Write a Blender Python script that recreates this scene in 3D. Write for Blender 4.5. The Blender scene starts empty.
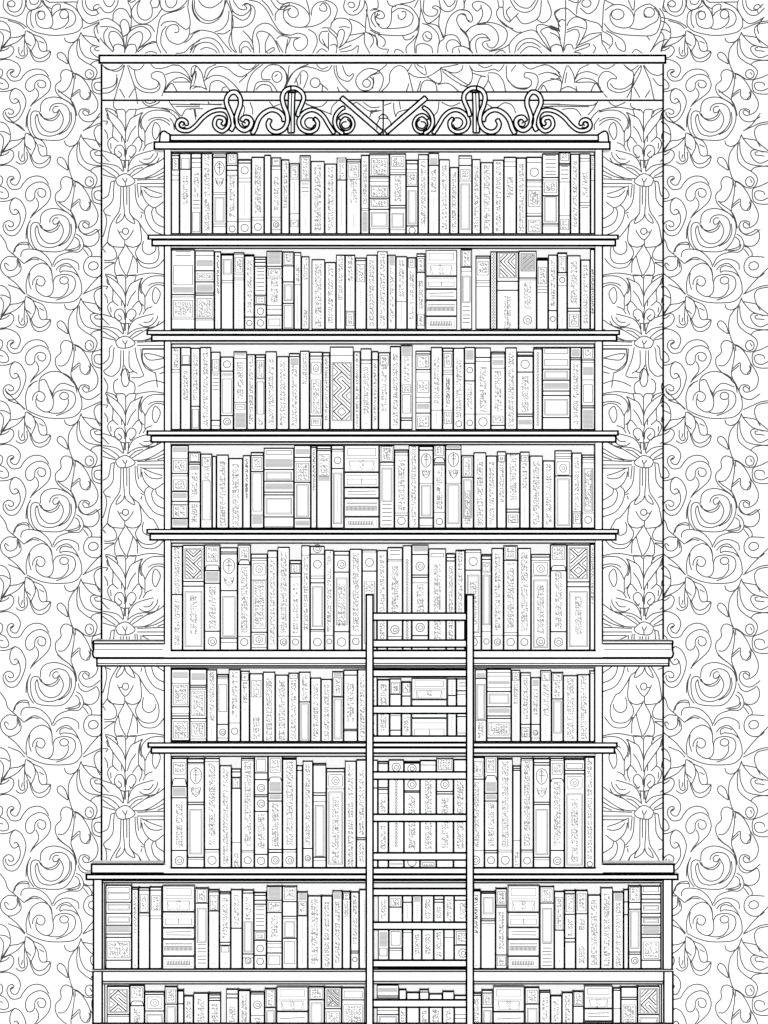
import bpy, math, random
# ---------------------------------------------------------------- frame and scale
W, H = 768, 1024
S = 0.0031            # metres per pixel on the plane Y = 0
D = 40.0              # camera distance
FLOOR_PY = 1090.0
ZC = (FLOOR_PY - 512) * S
def k_(Y): return S * (D + Y) / D
def wx(px, Y=0.0): return (px - 384.0) * k_(Y)
def wz(py, Y=0.0): return ZC + (512.0 - py) * k_(Y)

# ---------------------------------------------------------------- materials
def mat(name, col, rough=0.9, vary=0.0):
    m = bpy.data.materials.new(name); m.use_nodes = True
    nt = m.node_tree; b = nt.nodes['Principled BSDF']
    b.inputs['Roughness'].default_value = rough
    b.inputs['Specular IOR Level'].default_value = 0.0
    no = nt.nodes.new('ShaderNodeTexNoise'); no.inputs['Scale'].default_value = 35
    mx = nt.nodes.new('ShaderNodeMix'); mx.data_type = 'RGBA'
    mx.inputs[6].default_value = (col - vary,) * 3 + (1,)
    mx.inputs[7].default_value = (col + vary,) * 3 + (1,)
    nt.links.new(no.outputs['Fac'], mx.inputs[0]); nt.links.new(mx.outputs[2], b.inputs['Base Color'])
    return m
WHITE = mat('white_paint', 0.93, 0.9, 0.008)
BLACK = mat('black_ink', 0.0015, 0.9, 0.0003)
GREY = mat('grey_ink', 0.06, 0.9, 0.006)
PALE = mat('pale_grey_ink', 0.25, 0.9, 0.01)
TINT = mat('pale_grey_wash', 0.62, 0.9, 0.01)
PRINT = mat('grey_wallpaper_ink', 0.125, 0.9, 0.01)
MATS = [WHITE, BLACK, GREY, PALE, TINT, PRINT]
WH, BK, GR, PA, TI, WP = range(6)

# ---------------------------------------------------------------- mesh collecting
class MB:
    def __init__(s): s.v = []; s.f = []; s.m = []
    def quad(s, a, b, c, d, m):
        n = len(s.v); s.v += [a, b, c, d]; s.f.append((n, n+1, n+2, n+3)); s.m.append(m)
    def box(s, x0, x1, y0, y1, z0, z1, m, front=None):
        if x1 < x0: x0, x1 = x1, x0
        if z1 < z0: z0, z1 = z1, z0
        n = len(s.v)
        s.v += [(x0,y0,z0),(x1,y0,z0),(x1,y1,z0),(x0,y1,z0),(x0,y0,z1),(x1,y0,z1),(x1,y1,z1),(x0,y1,z1)]
        for q in ((0,1,5,4),(1,2,6,5),(2,3,7,6),(3,0,4,7),(4,5,6,7),(3,2,1,0)):
            s.f.append(tuple(n+i for i in q)); s.m.append(m)
    def inked(s, x0, x1, y0, y1, z0, z1, t, skip='', fill=WH, e=0.0004, back=False, tz=None):
        """white box whose twelve edges carry a drawn black line of thickness t (metres), all inside the bounds"""
        if z1 < z0: z0, z1 = z1, z0
        s.box(x0+e, x1-e, y0+e, y1-e, z0+e, z1-e, fill)
        t = min(t, (x1-x0)*.45, (z1-z0)*.45)
        tv = min(tz or t, (z1-z0)*.3)
        for zz, c in ((z0,'b'),(z1-tv,'t')):
            if c in skip: continue
            s.box(x0, x1, y0, y0+min(t,.004), zz, zz+tv, BK)
            if back: s.box(x0, x1, y1-t, y1, zz, zz+t, BK)
        for xx, c in ((x0,'l'),(x1-t,'r')):
            if c in skip: continue
            s.box(xx, xx+t, y0, y0+min(t,.004), z0, z1, BK)
            if back: s.box(xx, xx+t, y1-t, y1, z0, z1, BK)
            for zz, d in ((z0,'b'),(z1-t,'t')):
                if d not in skip and back: s.box(xx, xx+t, y0, y1, zz, zz+t, BK)
    def pbox(s, px0, px1, py0, py1, Y0, Y1, m):
        s.box(wx(px0,Y0), wx(px1,Y0), Y0, Y1, wz(py1,Y0), wz(py0,Y0), m)
    def pinked(s, px0, px1, py0, py1, Y0, Y1, t=1.3, skip='', fill=WH, back=False):
        s.inked(wx(px0,Y0), wx(px1,Y0), Y0, Y1, wz(py1,Y0), wz(py0,Y0), t*S, skip, fill, .0004, back)
    def ribbon(s, pts, w, Y, m, world=False):
        """a drawn line lying on the plane Y; pts in picture pixels (or world x,z)"""
        P = pts if world else [(wx(x,Y), wz(y,Y)) for x, y in pts]
        Q = [P[0]]
        for p in P[1:]:
            if abs(p[0]-Q[-1][0]) + abs(p[1]-Q[-1][1]) > 1e-6: Q.append(p)
        if len(Q) < 2: return
        h = w * S / 2 if not world else w / 2
        L = []
        for i, p in enumerate(Q):
            a = Q[max(i-1,0)]; b = Q[min(i+1,len(Q)-1)]
            dx, dz = b[0]-a[0], b[1]-a[1]; n = math.hypot(dx,dz) or 1
            L.append((-dz/n*h, dx/n*h))
        n0 = len(s.v)
        for (x,z),(ox,oz) in zip(Q, L): s.v += [(x+ox,Y,z+oz),(x-ox,Y,z-oz)]
        for i in range(len(Q)-1):
            s.f.append((n0+2*i, n0+2*i+1, n0+2*i+3, n0+2*i+2)); s.m.append(m)
    def build(s, name, parent=None):
        me = bpy.data.meshes.new(name); me.from_pydata(s.v, [], s.f)
        used = sorted(set(s.m)); idx = {u: i for i, u in enumerate(used)}
        for u in used: me.materials.append(MATS[u])
        me.polygons.foreach_set('material_index', [idx[a] for a in s.m]); me.update()
        o = bpy.data.objects.new(name, me); bpy.context.scene.collection.objects.link(o)
        if parent: o.parent = parent; o.matrix_parent_inverse = parent.matrix_world.inverted()
        return o
def tag(o, label=None, cat=None, group=None, kind=None):
    for k, v in (('label',label),('category',cat),('group',group),('kind',kind)):
        if v: o[k] = v
    return o
def empty(name, loc):
    o = bpy.data.objects.new(name, None); bpy.context.scene.collection.objects.link(o)
    o.location = loc; bpy.context.view_layer.update(); return o

def smooth(pts, n=6):
    """Catmull-Rom through the points"""
    if len(pts) < 3: return pts
    closed = pts[0] == pts[-1]; out = []
    N = len(pts)
    for i in range(N-1):
        p1, p2 = pts[i], pts[i+1]
        p0 = pts[i-1] if i else (pts[-2] if closed else p1)
        p3 = pts[i+2] if i+2 < N else (pts[1] if closed else p2)
        for j in range(n):
            t = j/n; t2 = t*t; t3 = t2*t
            out.append(tuple(.5*((2*p1[a])+(-p0[a]+p2[a])*t+(2*p0[a]-5*p1[a]+4*p2[a]-p3[a])*t2+(-p0[a]+3*p1[a]-3*p2[a]+p3[a])*t3) for a in (0,1)))
    out.append(pts[-1]); return out
def parse(txt):
    res = []
    for ln in txt.replace('\n', ';').split(';'):
        ln = ln.strip()
        if not ln: continue
        if ln[0] == 'o':
            cx, cy, rx, ry = map(float, ln[1:].split(','))
            p = [(cx+rx*math.cos(a*math.pi/8), cy+ry*math.sin(a*math.pi/8)) for a in range(16)]
            res.append(p + [p[0]])
        else:
            res.append([tuple(map(float, q.split(','))) for q in ln.split()])
    return [p for p in res if len(p) > 1]
# ---------------------------------------------------------------- wallpaper drawing (one repeat of each motif)
SNAIL = '''450,140 425,137 405,160 415,185 440,180 457,155
300,180 320,215 370,235 425,215 452,175;312,190 340,232 390,248 435,228 460,190
310,180 315,120 350,80 410,65 470,75 530,105 565,140
380,175 390,140 420,118 470,115 515,140 535,190 530,260 490,320 430,355 370,365 310,345 280,290 270,230 285,195
455,165 480,205 485,250 455,310 400,335 345,320 305,270 290,210 285,195
300,178 265,172 240,195 235,250 245,320 285,380 380,397 480,390 540,335 575,260 580,190 565,140
235,150 215,200 210,270 225,330 260,380;235,150 205,220 200,300
545,180 548,250 515,315 450,355'''
SNAILTOP = '''440,5 480,40 530,75 560,110 580,160 590,210'''
MID = '''100,415 115,370 150,332 210,328 225,370;112,400 125,360 165,340 215,345
160,440 165,405 190,382 240,378 300,390 350,425 385,470 402,515
185,490 215,465 260,440 310,455 360,490 390,540 400,580;200,480 250,455 300,462
405,500 430,450 470,420 540,400 600,400 635,370 640,330 620,285 585,262
500,387 560,375 605,355 605,310 575,285;520,392 600,380 620,340
412,515 440,480 490,455 550,460 600,490 605,540
640,355 680,370 705,410 700,435;640,375 660,400 680,430
600,200 615,240 660,262 715,240 740,225 760,260 755,310 720,350 670,355 640,340
120,440 60,435 10,480 10,540 60,590 120,580 160,540 155,490 130,450
130,460 130,510 95,540 55,535 35,500 45,485 68,505
140,470 150,520;0,265 40,320 60,380 105,420 140,450 185,490
680,515 690,485 725,475 752,495 745,525 705,538 680,515
800,440 740,435 680,440 645,490 650,550 700,590 760,590 800,560
830,520 768,580 700,650 640,725;60,595 120,640 195,725'''
HEART = '''400,620 400,570 385,520 340,488 300,490 250,520 215,580 200,650 205,720
205,725 300,770 400,790 540,785 600,755 630,710
250,655 255,620 280,590 310,585 340,605 345,635 325,660 295,655 280,630 290,605
278,640 275,660 285,700 330,735 370,740 400,715 410,670 405,620
405,640 420,600 450,580 500,572 560,590 580,640 560,700 500,745 430,770
360,740 420,752 480,740 520,690 525,640;o492,618,33,28
430,540 460,505 520,488 570,530 605,590 625,650 628,720
230,560 222,620 240,690;605,590 560,555 490,545 462,555 465,520 500,505 550,520'''
HEARTTOP = '''405,600 402,560 440,528 465,540 460,565;402,560 380,520 350,480;590,590 550,520 480,490'''
HEAD = '''245,75 215,100 205,150 210,200 260,240 350,265 440,272 540,260 600,240 630,205;245,75 235,120 240,180 260,215
345,110 335,90 300,85 275,110 275,150 290,195 340,218 385,212 405,180 400,130 380,80 335,30 320,0;o318,118,28,32
400,130 420,100 460,75 510,68 560,90 582,140 560,190 500,218;385,215 430,225 490,205 525,160 525,110;o492,110,33,35
400,130 400,60 440,32 465,40 460,70;330,0 350,40 400,70;490,20 560,50 605,100 630,150 632,210;370,18 590,15;350,0 380,18
30,0 25,50 60,100 120,125 170,100 195,40 195,0;55,50 60,20 90,5 115,25 105,50 75,50 60,30;60,50 80,85 130,90 165,50 170,0;205,0 200,40 225,75 270,70 310,30 315,0;225,0 240,30 280,30 300,0
245,75 300,60 330,40;600,0 590,60 630,140 680,180 740,165 800,130;630,0 640,60 680,110 740,115 800,60;655,0 665,50 700,80 740,75 790,30
715,70 725,45 755,35 775,60;715,70 740,75 750,100;790,140 745,200 755,260;0,132 60,145 130,165 180,190 205,215'''
CLUSTER = '''0,270 40,210 75,150 80,110 70,60 40,20 0,5;0,80 40,85 75,105;0,95 25,130 25,180 5,250
190,75 150,35 100,15 60,0
195,120 140,145 80,155 40,200 5,250;190,125 140,180 90,210 30,235 0,265
0,270 45,255 72,234;30,240 70,222 100,235 105,270 80,310 40,330 0,335
145,230 145,280 165,310 190,300 185,260 190,150;172,255 165,290;205,235 210,290 185,325 150,330 120,310
0,345 60,340 120,365 150,400 155,440 130,490 95,488 78,460 100,440
195,90 190,160 210,220 240,270 260,310 300,330 345,315 370,290 388,270
205,195 240,225;200,90 240,110 265,150 270,200 240,265
210,95 260,125 320,150 350,190 360,235 355,265 320,268 300,240 290,190 265,150
228,255 240,300 270,350 320,360 370,330 388,290 385,268 350,268;300,180 340,200
495,150 505,180 540,195 580,180 605,150
620,110 600,160 560,205 530,260 525,340 545,420 565,460
600,165 590,230 600,310 650,360 700,390 735,420 745,460 720,510 670,515 640,500 600,470 570,460
610,160 615,240 650,310 700,335 768,345 830,350
620,100 640,140 700,205 768,230 830,240;630,130 690,140 735,150 768,180 830,230
635,75 700,45 768,15 830,5;830,20 768,30 735,50 722,90 740,150 768,200
830,300 768,325 720,300 695,260 700,230 735,222 790,240;800,270 765,265 735,262 727,242 750,236
830,345 768,350 720,360 695,385;o687,467,33,38;690,450 705,475
520,380 450,330 440,295 465,278 500,305 520,360 522,380
555,450 520,430 485,435 465,470 468,520 430,560 425,600 440,640 480,680 530,715 560,750
445,622 490,620 530,575 555,500 555,455
555,455 570,520 560,600 545,680 555,720 580,780 590,830;575,465 580,510
565,460 620,490 660,540 690,600 695,650 680,685 640,685 615,650 610,600 550,650;545,670 605,620
680,620 690,650 665,683
690,600 730,660 752,720 740,780 700,815 655,825 635,800 650,780 680,800
680,815 685,785 660,770 620,775 605,820 640,870 700,880 768,835
830,640 768,640 720,620 705,570 715,520 768,500 830,470;830,590 780,612 735,600 722,560 745,538 790,545 800,570
375,490 340,440 280,423 220,440 180,480 150,520 90,525 55,480 62,440 90,425 108,440 85,460
230,750 270,710 320,670 370,620 390,560 370,500 320,470 260,480 210,520 195,570 210,610 240,615 265,590 270,545 300,520 340,530 352,560 335,585 305,582 290,560 295,540
275,590 295,630 290,670 250,720 235,750
115,590 85,620 75,670 85,705 110,722 140,705 125,680 105,690
115,590 160,615 195,680 195,740 165,820 130,870 90,885 50,870 25,830 30,790 65,768 100,785 100,810 75,815 62,800
140,690 155,740 150,790 115,835 70,845 45,820 45,795
0,420 20,440 15,480 0,495;0,500 40,520 65,560 60,590 20,600 0,590;0,545 25,550;0,620 60,615 115,590'''
# kind, y of the hub in the picture
def outer_curves():
    out = []
    def put(txt, oy, hub, yhub, sy=1.0, sc=7.68):
        for c in parse(txt):
            out.append([(x/sc, hub + (y - yhub)/sc*sy) for x, y in c])
    def cluster(hub, length): put(CLUSTER, 0, hub, 80, length/89.9)
    def snail(cy, top=True):
        put(SNAIL, 0, cy, 157)
        if top: put(SNAILTOP, 0, cy, 157)
    put(HEAD, 0, 0, 0); cluster(29.5, 79.5)
    snail(109); cluster(131.5, 89.5)
    out.append([(6.5, 116), (14, 123), (24.8, 131)]); out.append([(100, 113), (92, 124), (83, 131)])
    snail(220.5); put(MID, 0, 295, 730); put(HEART, 0, 295, 730); cluster(295, 90)
    put('\n'.join(HEART.split('\n')[1:-2]), 0, 410.5, 730); put('405,640 400,600 385,570;205,725 196,650 203,590 230,535 290,500;628,720 627,650 605,585 575,530 540,495', 0, 410.5, 730); cluster(410.5, 90)
    for c in parse("150,480 155,430 200,405 250,415 285,445 310,500;200,500 212,470 240,450 285,465;200,500 175,440 155,440;112,465 130,445"):
        out.append([(x/3.84, 266+y/3.84) for x, y in c])
    out.append([(5, 390), (14, 399), (25, 409)])
    snail(500.5); put(MID, 0, 575.5, 730); put(HEART, 0, 575.5, 730); cluster(575.5, 96)
    snail(674.5); put(MID, 0, 755, 730, 1.04); put(HEART, 0, 757, 730, 1.0); cluster(758, 97)
    snail(858); put(MID, 0, 934, 730); put(HEART, 0, 934, 730); cluster(935, 99)
    return out
STRIP_A = '''215,105 240,97 290,97 312,130 315,240 312,440;345,98 320,130;345,98 400,95 420,100 405,165;215,105 235,175
105,85 150,90 200,110 215,140;120,100 180,140 240,190 290,260 312,330
105,90 130,140 150,200 200,270 270,360 300,420 308,480;410,160 360,200 325,280 315,320
490,125 440,150 400,170;420,100 520,80 600,75 700,90 768,115;490,125 455,190 445,280 450,370 500,430
768,125 680,105 580,110 510,150 475,210 480,270 510,330 510,470
545,215 580,190 650,178 720,190 768,220;515,330 550,260 600,210 660,200 720,220 768,260
615,230 590,290 590,360 620,405 655,350 668,300 655,260 615,230
420,265 370,330 340,400 330,430;380,450 440,380 470,410 480,460 450,530
185,380 150,400 130,440 140,490 170,540;180,240 185,300 180,370 240,430;270,370 275,430
95,300 125,350 130,400;120,140 130,190 150,200;80,215 130,220 110,250;470,150 460,250 480,300
305,580 300,510 270,465 225,470 200,510 205,550 240,595;320,560 330,500 370,462 410,480 420,520 400,560 360,600
235,520 275,560 250,590;350,570 375,590 400,550;160,440 165,500
260,610 300,620 360,615;300,620 298,700;312,480 312,700;345,620 340,680
80,520 150,540 220,570 260,610 285,680 295,730;80,650 160,660 230,680 290,735;80,670 150,690 220,740 250,775
80,700 150,750 210,785;80,765 150,785 215,800;75,560 130,620 150,630
600,515 500,540 420,570 370,620 345,680 335,730;690,580 640,640 560,660 450,670 380,700 330,740
640,530 630,580 570,640 500,650 450,620;495,605 560,600 600,550;690,680 600,760 500,800 400,805
560,665 480,715 380,780;490,690 420,710 350,770;490,520 530,460 590,435
660,590 620,650 520,690;700,720 620,780 510,805
220,800 260,770 310,755 360,775 410,830 370,870 300,885 240,875 215,830 220,800;280,800 310,840 330,800;310,840 310,880
430,820 560,815 690,808;430,855 695,855;490,890 695,890;640,800 690,770'''
STRIP_B = '''205,-90 165,-80 150,0 130,60 80,90;265,-36 262,100 250,210 200,290 160,360 140,450 130,530 150,565 200,580 290,585 305,560
200,-100 190,0 185,90 150,150 90,205 110,260 120,330 100,420 80,480;110,250 165,268
290,-36 292,100 300,250 270,310 218,340 225,300 265,240;350,-36 352,150 355,230 390,290 408,340 370,330 320,290 305,250
325,-36 326,150;410,-60 415,60 440,150 500,220;430,-60 445,80
355,240 400,290 450,330 470,420 475,520 440,570 380,585 330,570 305,550
230,405 260,460 305,510 350,480 395,410;250,430 280,430;o312,422,32,32;305,510 305,560
305,570 240,680;240,680 260,780 320,880;320,570 390,670 430,740 435,850;390,670 360,780 325,880
240,680 205,760 205,850 230,875 290,875;330,875 410,878
130,540 190,590 220,650 210,700 160,720 90,720;80,600 110,640;130,530 80,590;95,745 200,740;90,810 150,770 200,745
450,330 500,410 560,480 600,500 650,590;480,0 490,60 530,130 600,180 650,160 700,120;500,0 560,60 640,75 690,60;470,-50 470,60
550,155 510,200 520,290 560,370 620,430 700,470;600,180 580,230 600,310 650,360 700,390;620,180 640,240 700,300
465,225 500,240;470,290 480,250;480,-40 590,10 690,40
500,520 485,570 495,630 550,660 610,630 625,580;470,545 420,620 425,680 480,740 560,755 630,730 655,660 650,590
425,700 480,780 560,800 640,780 680,700'''
STRIP_C = '''205,690 190,720 180,830 130,900 90,930 120,970 180,985 240,935 260,880 265,720
180,670 150,700 140,800 80,860;290,720 290,870 260,980;350,720 352,880 400,940;340,950 400,940 435,960
300,870 330,950 345,1020;410,690 430,800 480,930 495,980 440,1000 370,1000
470,700 480,820 520,900 600,945 620,960 640,1100;490,700 490,830 560,910 620,920 690,880
500,760 560,820 690,800;500,755 590,760 690,800;480,710 695,710
240,1010 200,1040 190,1100 210,1160 290,1163;345,1020 400,1060 410,1120 395,1163;o312,1000,42,92
90,1000 130,1080 120,1150;440,1090 520,1050 620,1030 690,1060;660,960 690,940'''
def strip_curves():
    out = []
    def put(txt, y0, y1, a, b):
        for c in parse(txt):
            out.append([(95 + (x + (34 if x >= 680 and y >= 300 else 0))/10.24, a + (y - y0)/(y1 - y0)*(b - a)) for x, y in c])
    for a, b in ((109.3,174.2),(275,336.6),(393.6,456),(555.5,622.4),(735.7,806)): put(STRIP_A, 95, 760, a, b)
    for a, b in ((174.2,275),(456,555.5),(622.4,735.7),(806,912)): put(STRIP_B, -162, 870, a, b)
    put(STRIP_C, 580, 1163, 336.6, 393.6)
    return out
TOP = {
100: '''240,0 215,15 235,60 240,150 230,240 180,280;100,160 105,100 150,65 200,80 235,140;0,155 50,140 100,160 150,200 170,250
165,230 155,180 180,150 215,170 225,240 180,280 165,240;0,205 60,205 110,215 165,260 185,330 190,410;0,290 30,330 100,400
95,395 40,330 30,260 60,215;110,385 70,300 80,245 130,250 170,300 185,360;190,400 200,330 215,260 270,215 330,205 380,240 385,290 300,370 270,410
205,360 230,290 290,245 325,260 320,320 280,400;100,400 110,350 150,340 185,360;195,380 220,345 270,345 280,390;300,370 400,320 430,325;290,400 360,345 430,325
345,410 390,395 440,410;305,0 250,60 245,120 290,175 360,180 430,130 480,60;310,0 285,60 300,130 350,155 395,125 400,60 385,20 400,0
400,60 440,55 455,20 450,0;0,50 40,95 90,90 130,40 140,0;25,0 50,45 90,45 115,0;210,0 240,18 275,0;460,0 470,60 520,90 600,70 650,30 670,0
500,0 515,45 550,60 585,30 590,0;470,410 435,330 440,250 460,150 500,110 600,80 650,50;465,200 500,170 570,165 620,200 660,225 690,200 690,140 675,60 680,0
690,215 680,280 640,325 590,340 530,310 505,250 530,200 580,190 605,215 600,245 570,250;515,410 470,340 475,250 510,200
768,235 720,260 690,300 650,330;580,410 650,400 700,350 768,310;690,410 720,360 768,330;768,160 720,90 710,0;230,215 300,190 380,195 420,245
20,500 60,535 130,530 175,495;30,510 100,545 150,540 185,500;190,500 170,570 140,660 110,765;130,570 120,640 80,670 20,680;135,600 120,670 70,710 20,715
150,680 190,750;210,500 240,590 270,680 285,765;265,680 220,750;220,500 250,530 300,535 340,495
265,540 275,600 310,660 370,685 430,675 450,640 430,615 400,600 395,570 430,550 480,560 500,600 505,650 475,740
255,650 320,700 400,712 450,690 460,650 440,620;390,495 430,525 500,520 560,500 620,510 670,560 700,620;500,575 560,555 620,560 670,590 700,625
495,700 530,640 590,600 650,600 700,640;505,690 550,640 590,700;560,630 690,630;720,650 740,570 720,560 700,590 705,520 740,505 768,540;690,690 710,660 768,670
105,780 105,820 130,845;290,800 285,780;325,780 370,815 430,800 460,780;345,780 380,795 430,780;530,780 560,820 610,880 630,890;550,800 768,805;580,818 768,820
470,828 545,843 600,885 625,930;535,905 560,940 572,1000;535,860 580,900 600,950;630,890 660,840 700,840;730,840 740,900''',
190: '''20,0 20,80 60,150 130,180 200,160 250,100 270,0;35,0 40,80 90,140 150,160 220,130 260,60 280,0;65,0 100,45 160,60 220,30 250,0
300,80 290,160 250,220 190,245;280,0 320,100 330,200 300,300 310,360 350,405;325,70 320,210 325,330 360,405;0,265 60,235 120,235 200,260 260,330 320,400
0,385 40,330 100,295 170,295 230,340 265,410;20,410 50,350 110,325 170,335 215,380 225,410;80,385 120,365 180,380 210,410
330,0 370,60 415,75 437,62 420,40 450,30 467,60 440,100 390,120 330,85 300,0;330,115 400,155 450,130 470,70 455,35 430,25 400,45
330,210 420,205 480,160 500,90 480,45 430,25;450,0 530,20 590,80 640,170 700,250 768,270;550,0 600,50 640,120;405,235 450,280 480,330 490,410
385,410 380,360 410,320 450,325 480,380;395,410 400,370 440,360 470,400;490,390 480,300 500,220 560,180 620,190 680,250 720,270
535,410 530,330 512,265 540,240 600,255 650,310 690,400;610,265 580,330 580,410;600,410 590,395 640,365 645,385 605,410;665,300 700,275 768,295 740,370 735,410
660,310 715,405;655,160 660,100 720,50 768,45;768,65 720,90 725,150 768,190;620,0 670,65 720,70 768,30;665,0 700,30 768,20;210,255 260,260 310,230
0,680 30,560 50,510 90,560 110,640 130,690;15,600 45,545 40,600;20,680 70,665 130,688;110,600 130,530 200,495;120,610 160,540 220,512 280,520 340,570 390,590 450,560 530,495
110,620 180,580 260,590 330,640 380,700;150,700 160,640 210,618 260,640 310,700;245,700 250,675 275,668;370,495 420,530 470,530 510,495
435,700 450,620 490,550 560,495;375,635 440,575;490,700 510,640 560,625 620,635 670,700;505,690 550,650 610,660 630,700
555,610 550,560 600,505 670,500 720,530 750,600 735,660;555,610 620,612;o668,590,38,42;650,590 675,570
140,780 155,800 250,800;0,798 240,805;0,835 100,835;460,785 480,840 480,880;610,780 640,820;640,820 690,800;400,800 420,830 410,880;30,840 45,920''',
280: '''0,60 60,20 150,40 210,90 230,150 200,200 150,210 90,200 40,160 25,110 40,60 90,45 130,70 140,110 110,135 75,125 60,90 85,60
240,120 250,60 290,20 340,15 380,50 385,110 340,160 260,200 150,210;230,110 215,40 200,0;305,55 310,80 350,85 360,60 335,25 305,45
340,0 400,20 440,70 420,140 390,190;0,260 80,270 140,255 200,280 210,340 170,385 130,385 105,350 110,310 140,295;215,225 270,260 285,330 250,410
60,300 40,410;60,290 160,290;390,210 400,170 450,140 520,150 550,200 540,260 500,330 450,370;380,210 440,270 430,290;440,280 450,240 475,225 495,250 480,320 450,370
320,215 370,215 380,240 430,290 440,340 430,410;372,250 372,390;300,280 320,245 370,240;300,270 310,320 370,370;325,300 350,350 370,370;530,145 600,170 650,210
540,270 600,260 655,250;500,330 580,300 650,255;280,410 320,375 365,400;385,350 420,340 435,360;450,385 520,360 550,345;460,400 550,385 600,350 595,410
655,250 660,150 670,60 650,0;650,260 650,330 690,410;660,245 710,280 715,330 690,365;680,250 740,290 750,350;500,0 490,60 530,110 590,110 640,60 650,0
520,40 530,20 560,20 575,45 550,60 525,45;560,90 600,60 615,0;660,70 680,150 700,220 768,255;768,85 720,100 700,150 735,210;768,110 735,130 740,170 768,190
450,210 500,205 535,215
60,600 70,500;50,660 80,580 150,520 220,495;40,680 100,560 180,515 250,520 320,545 370,540 400,500;280,495 320,530 370,510;110,640 170,545 215,580 180,680
120,600 140,660;160,570 155,650;o270,635,37,37;310,640 370,690;325,650 325,700;415,500 420,560 450,620 490,670 530,705
430,500 450,590 520,625 560,590 560,565 530,585 500,560 480,500;768,545 700,525 640,540 590,590 585,640 620,690 690,690 720,640 715,590;768,560 700,580 660,610
o665,640,30,30;440,665 455,705;0,510 40,550 50,620 30,680
190,790 260,820 320,815 360,780;200,800 400,880;390,880 400,820 440,780;590,785 690,855 768,850;640,785 700,825 768,820;690,900 700,860;550,800 590,785''',
370: '''0,80 50,75 100,95 110,130 80,145 50,130 60,100;40,90 40,150 80,210 130,215 160,170 165,100;165,100 220,65 280,75 330,120 310,190 230,215 130,220
215,110 220,140 250,148 275,120 270,90 240,90;165,100 170,60 220,35 300,50 350,100 375,160 360,240;0,230 60,260 160,272 270,270 340,240 370,200
250,275 270,305 310,300 340,270;60,0 60,60 20,65;130,0 150,40 200,50;230,30 300,20 350,0;370,0 340,60;35,260 50,300 55,350 90,375 140,380 130,410
60,265 110,300 115,340 95,360;190,410 195,380 230,385 260,410;280,410 280,360 330,310 370,250 380,160 390,60 385,0;345,410 345,330 370,260
355,410 360,350 410,335 470,360 480,410;o440,280,35,37;425,265 440,290 470,300;400,180 460,200 520,260 535,340;435,180 520,200 560,290
535,110 530,200 570,290;390,60 430,170 480,165 535,110 535,60 500,45 480,60 520,80 500,120 440,120 410,80 415,0;530,0 550,70 600,90 650,60 670,0
565,0 600,50 640,30 655,0;520,410 530,330 570,290 590,180 630,110 690,75 740,80 768,95;560,290 600,268 660,275 695,330 690,355
768,160 745,150 730,110 690,110 665,150 690,210 740,260 768,340;735,245 768,215;600,400 585,350 610,310 660,310 690,340;635,410 640,370 700,355 768,375
680,370 690,410;720,0 725,60
0,580 60,550 130,495;0,525 60,540 100,590 95,650 70,700;0,590 25,620 20,680;90,700 145,640 155,560 200,510 250,510 290,550 310,620 330,700;280,700 300,640
290,545 320,495;300,560 350,590 440,590 540,530;340,495 370,540 430,575 420,500;360,495 410,525;440,590 520,640 550,610 540,520;540,525 640,560 700,540 715,500
540,520 600,510 680,495;555,545 620,600 720,660 768,670;570,530 740,645 768,630;365,700 390,620;385,700 400,640 440,615 500,640 515,700;520,650 600,640 680,700
180,790 185,850 200,900;110,810 165,790;200,890 220,860 290,840;225,780 235,840;530,780 520,850 490,890;550,785 620,815 690,790;0,850 90,850;0,880 50,840''',
460: '''30,70 35,20 45,0;95,50 100,25 140,10 200,30 240,80 230,140 190,180 130,190;95,50 130,85 160,60 160,35;165,60 175,110 150,165 130,180
0,75 60,85 95,130 90,165 65,165 40,120 0,105;45,250 100,200 200,172 300,190 360,240 350,320 290,370 220,385 175,350 185,320 230,310 200,290 140,295 120,340 130,410
145,190 220,190 280,240 295,310 260,365 220,360 205,330;80,380 80,320 130,270 190,265 230,310;0,220 60,290 75,370 100,410;0,350 50,365 100,410
290,0 300,50 330,50 330,0;300,55 280,100 300,150 350,200 410,220;330,55 340,130 380,170 385,150;300,150 420,240 470,245;385,165 450,100;385,150 355,90 390,50
385,0 430,70 500,95 560,70 600,0;410,0 460,50 530,60 580,0;430,120 480,180 550,170 610,120 625,0;670,0 700,80 690,140 640,175 590,150
385,410 380,340 440,270 520,235 580,240 640,320 700,400;420,410 440,340 500,300 570,300 640,350 700,400;440,390 490,335 560,330 620,365;460,410 520,360 590,370 630,410
700,400 600,260 590,200 640,190 768,230;700,390 660,300 620,240 680,210 768,240;700,400 700,360 740,340 768,350;768,170 730,110 768,70
220,400 330,370 380,340;270,410 320,385 350,410
70,500 95,560 85,630 50,660 0,650;70,500 110,545 200,545 260,530 300,545 340,495;140,495 190,520 250,500;90,560 190,590;130,660 160,590 200,590
215,570 215,620 180,680;215,560 280,565 330,620 350,700;220,620 260,700;355,500 360,600 400,650 450,675 530,670 550,630 530,605 495,590 500,560 550,560 590,580 600,630 580,690
365,610 420,670 500,685 540,660;390,550 430,500;480,495 540,530 600,510 660,495;600,575 680,555 768,590;600,690 650,630 768,600;620,690 640,655 670,700;640,495 700,510 768,560
210,800 270,830 340,790 400,810 430,870;630,800 768,800;640,820 768,815''',
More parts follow.
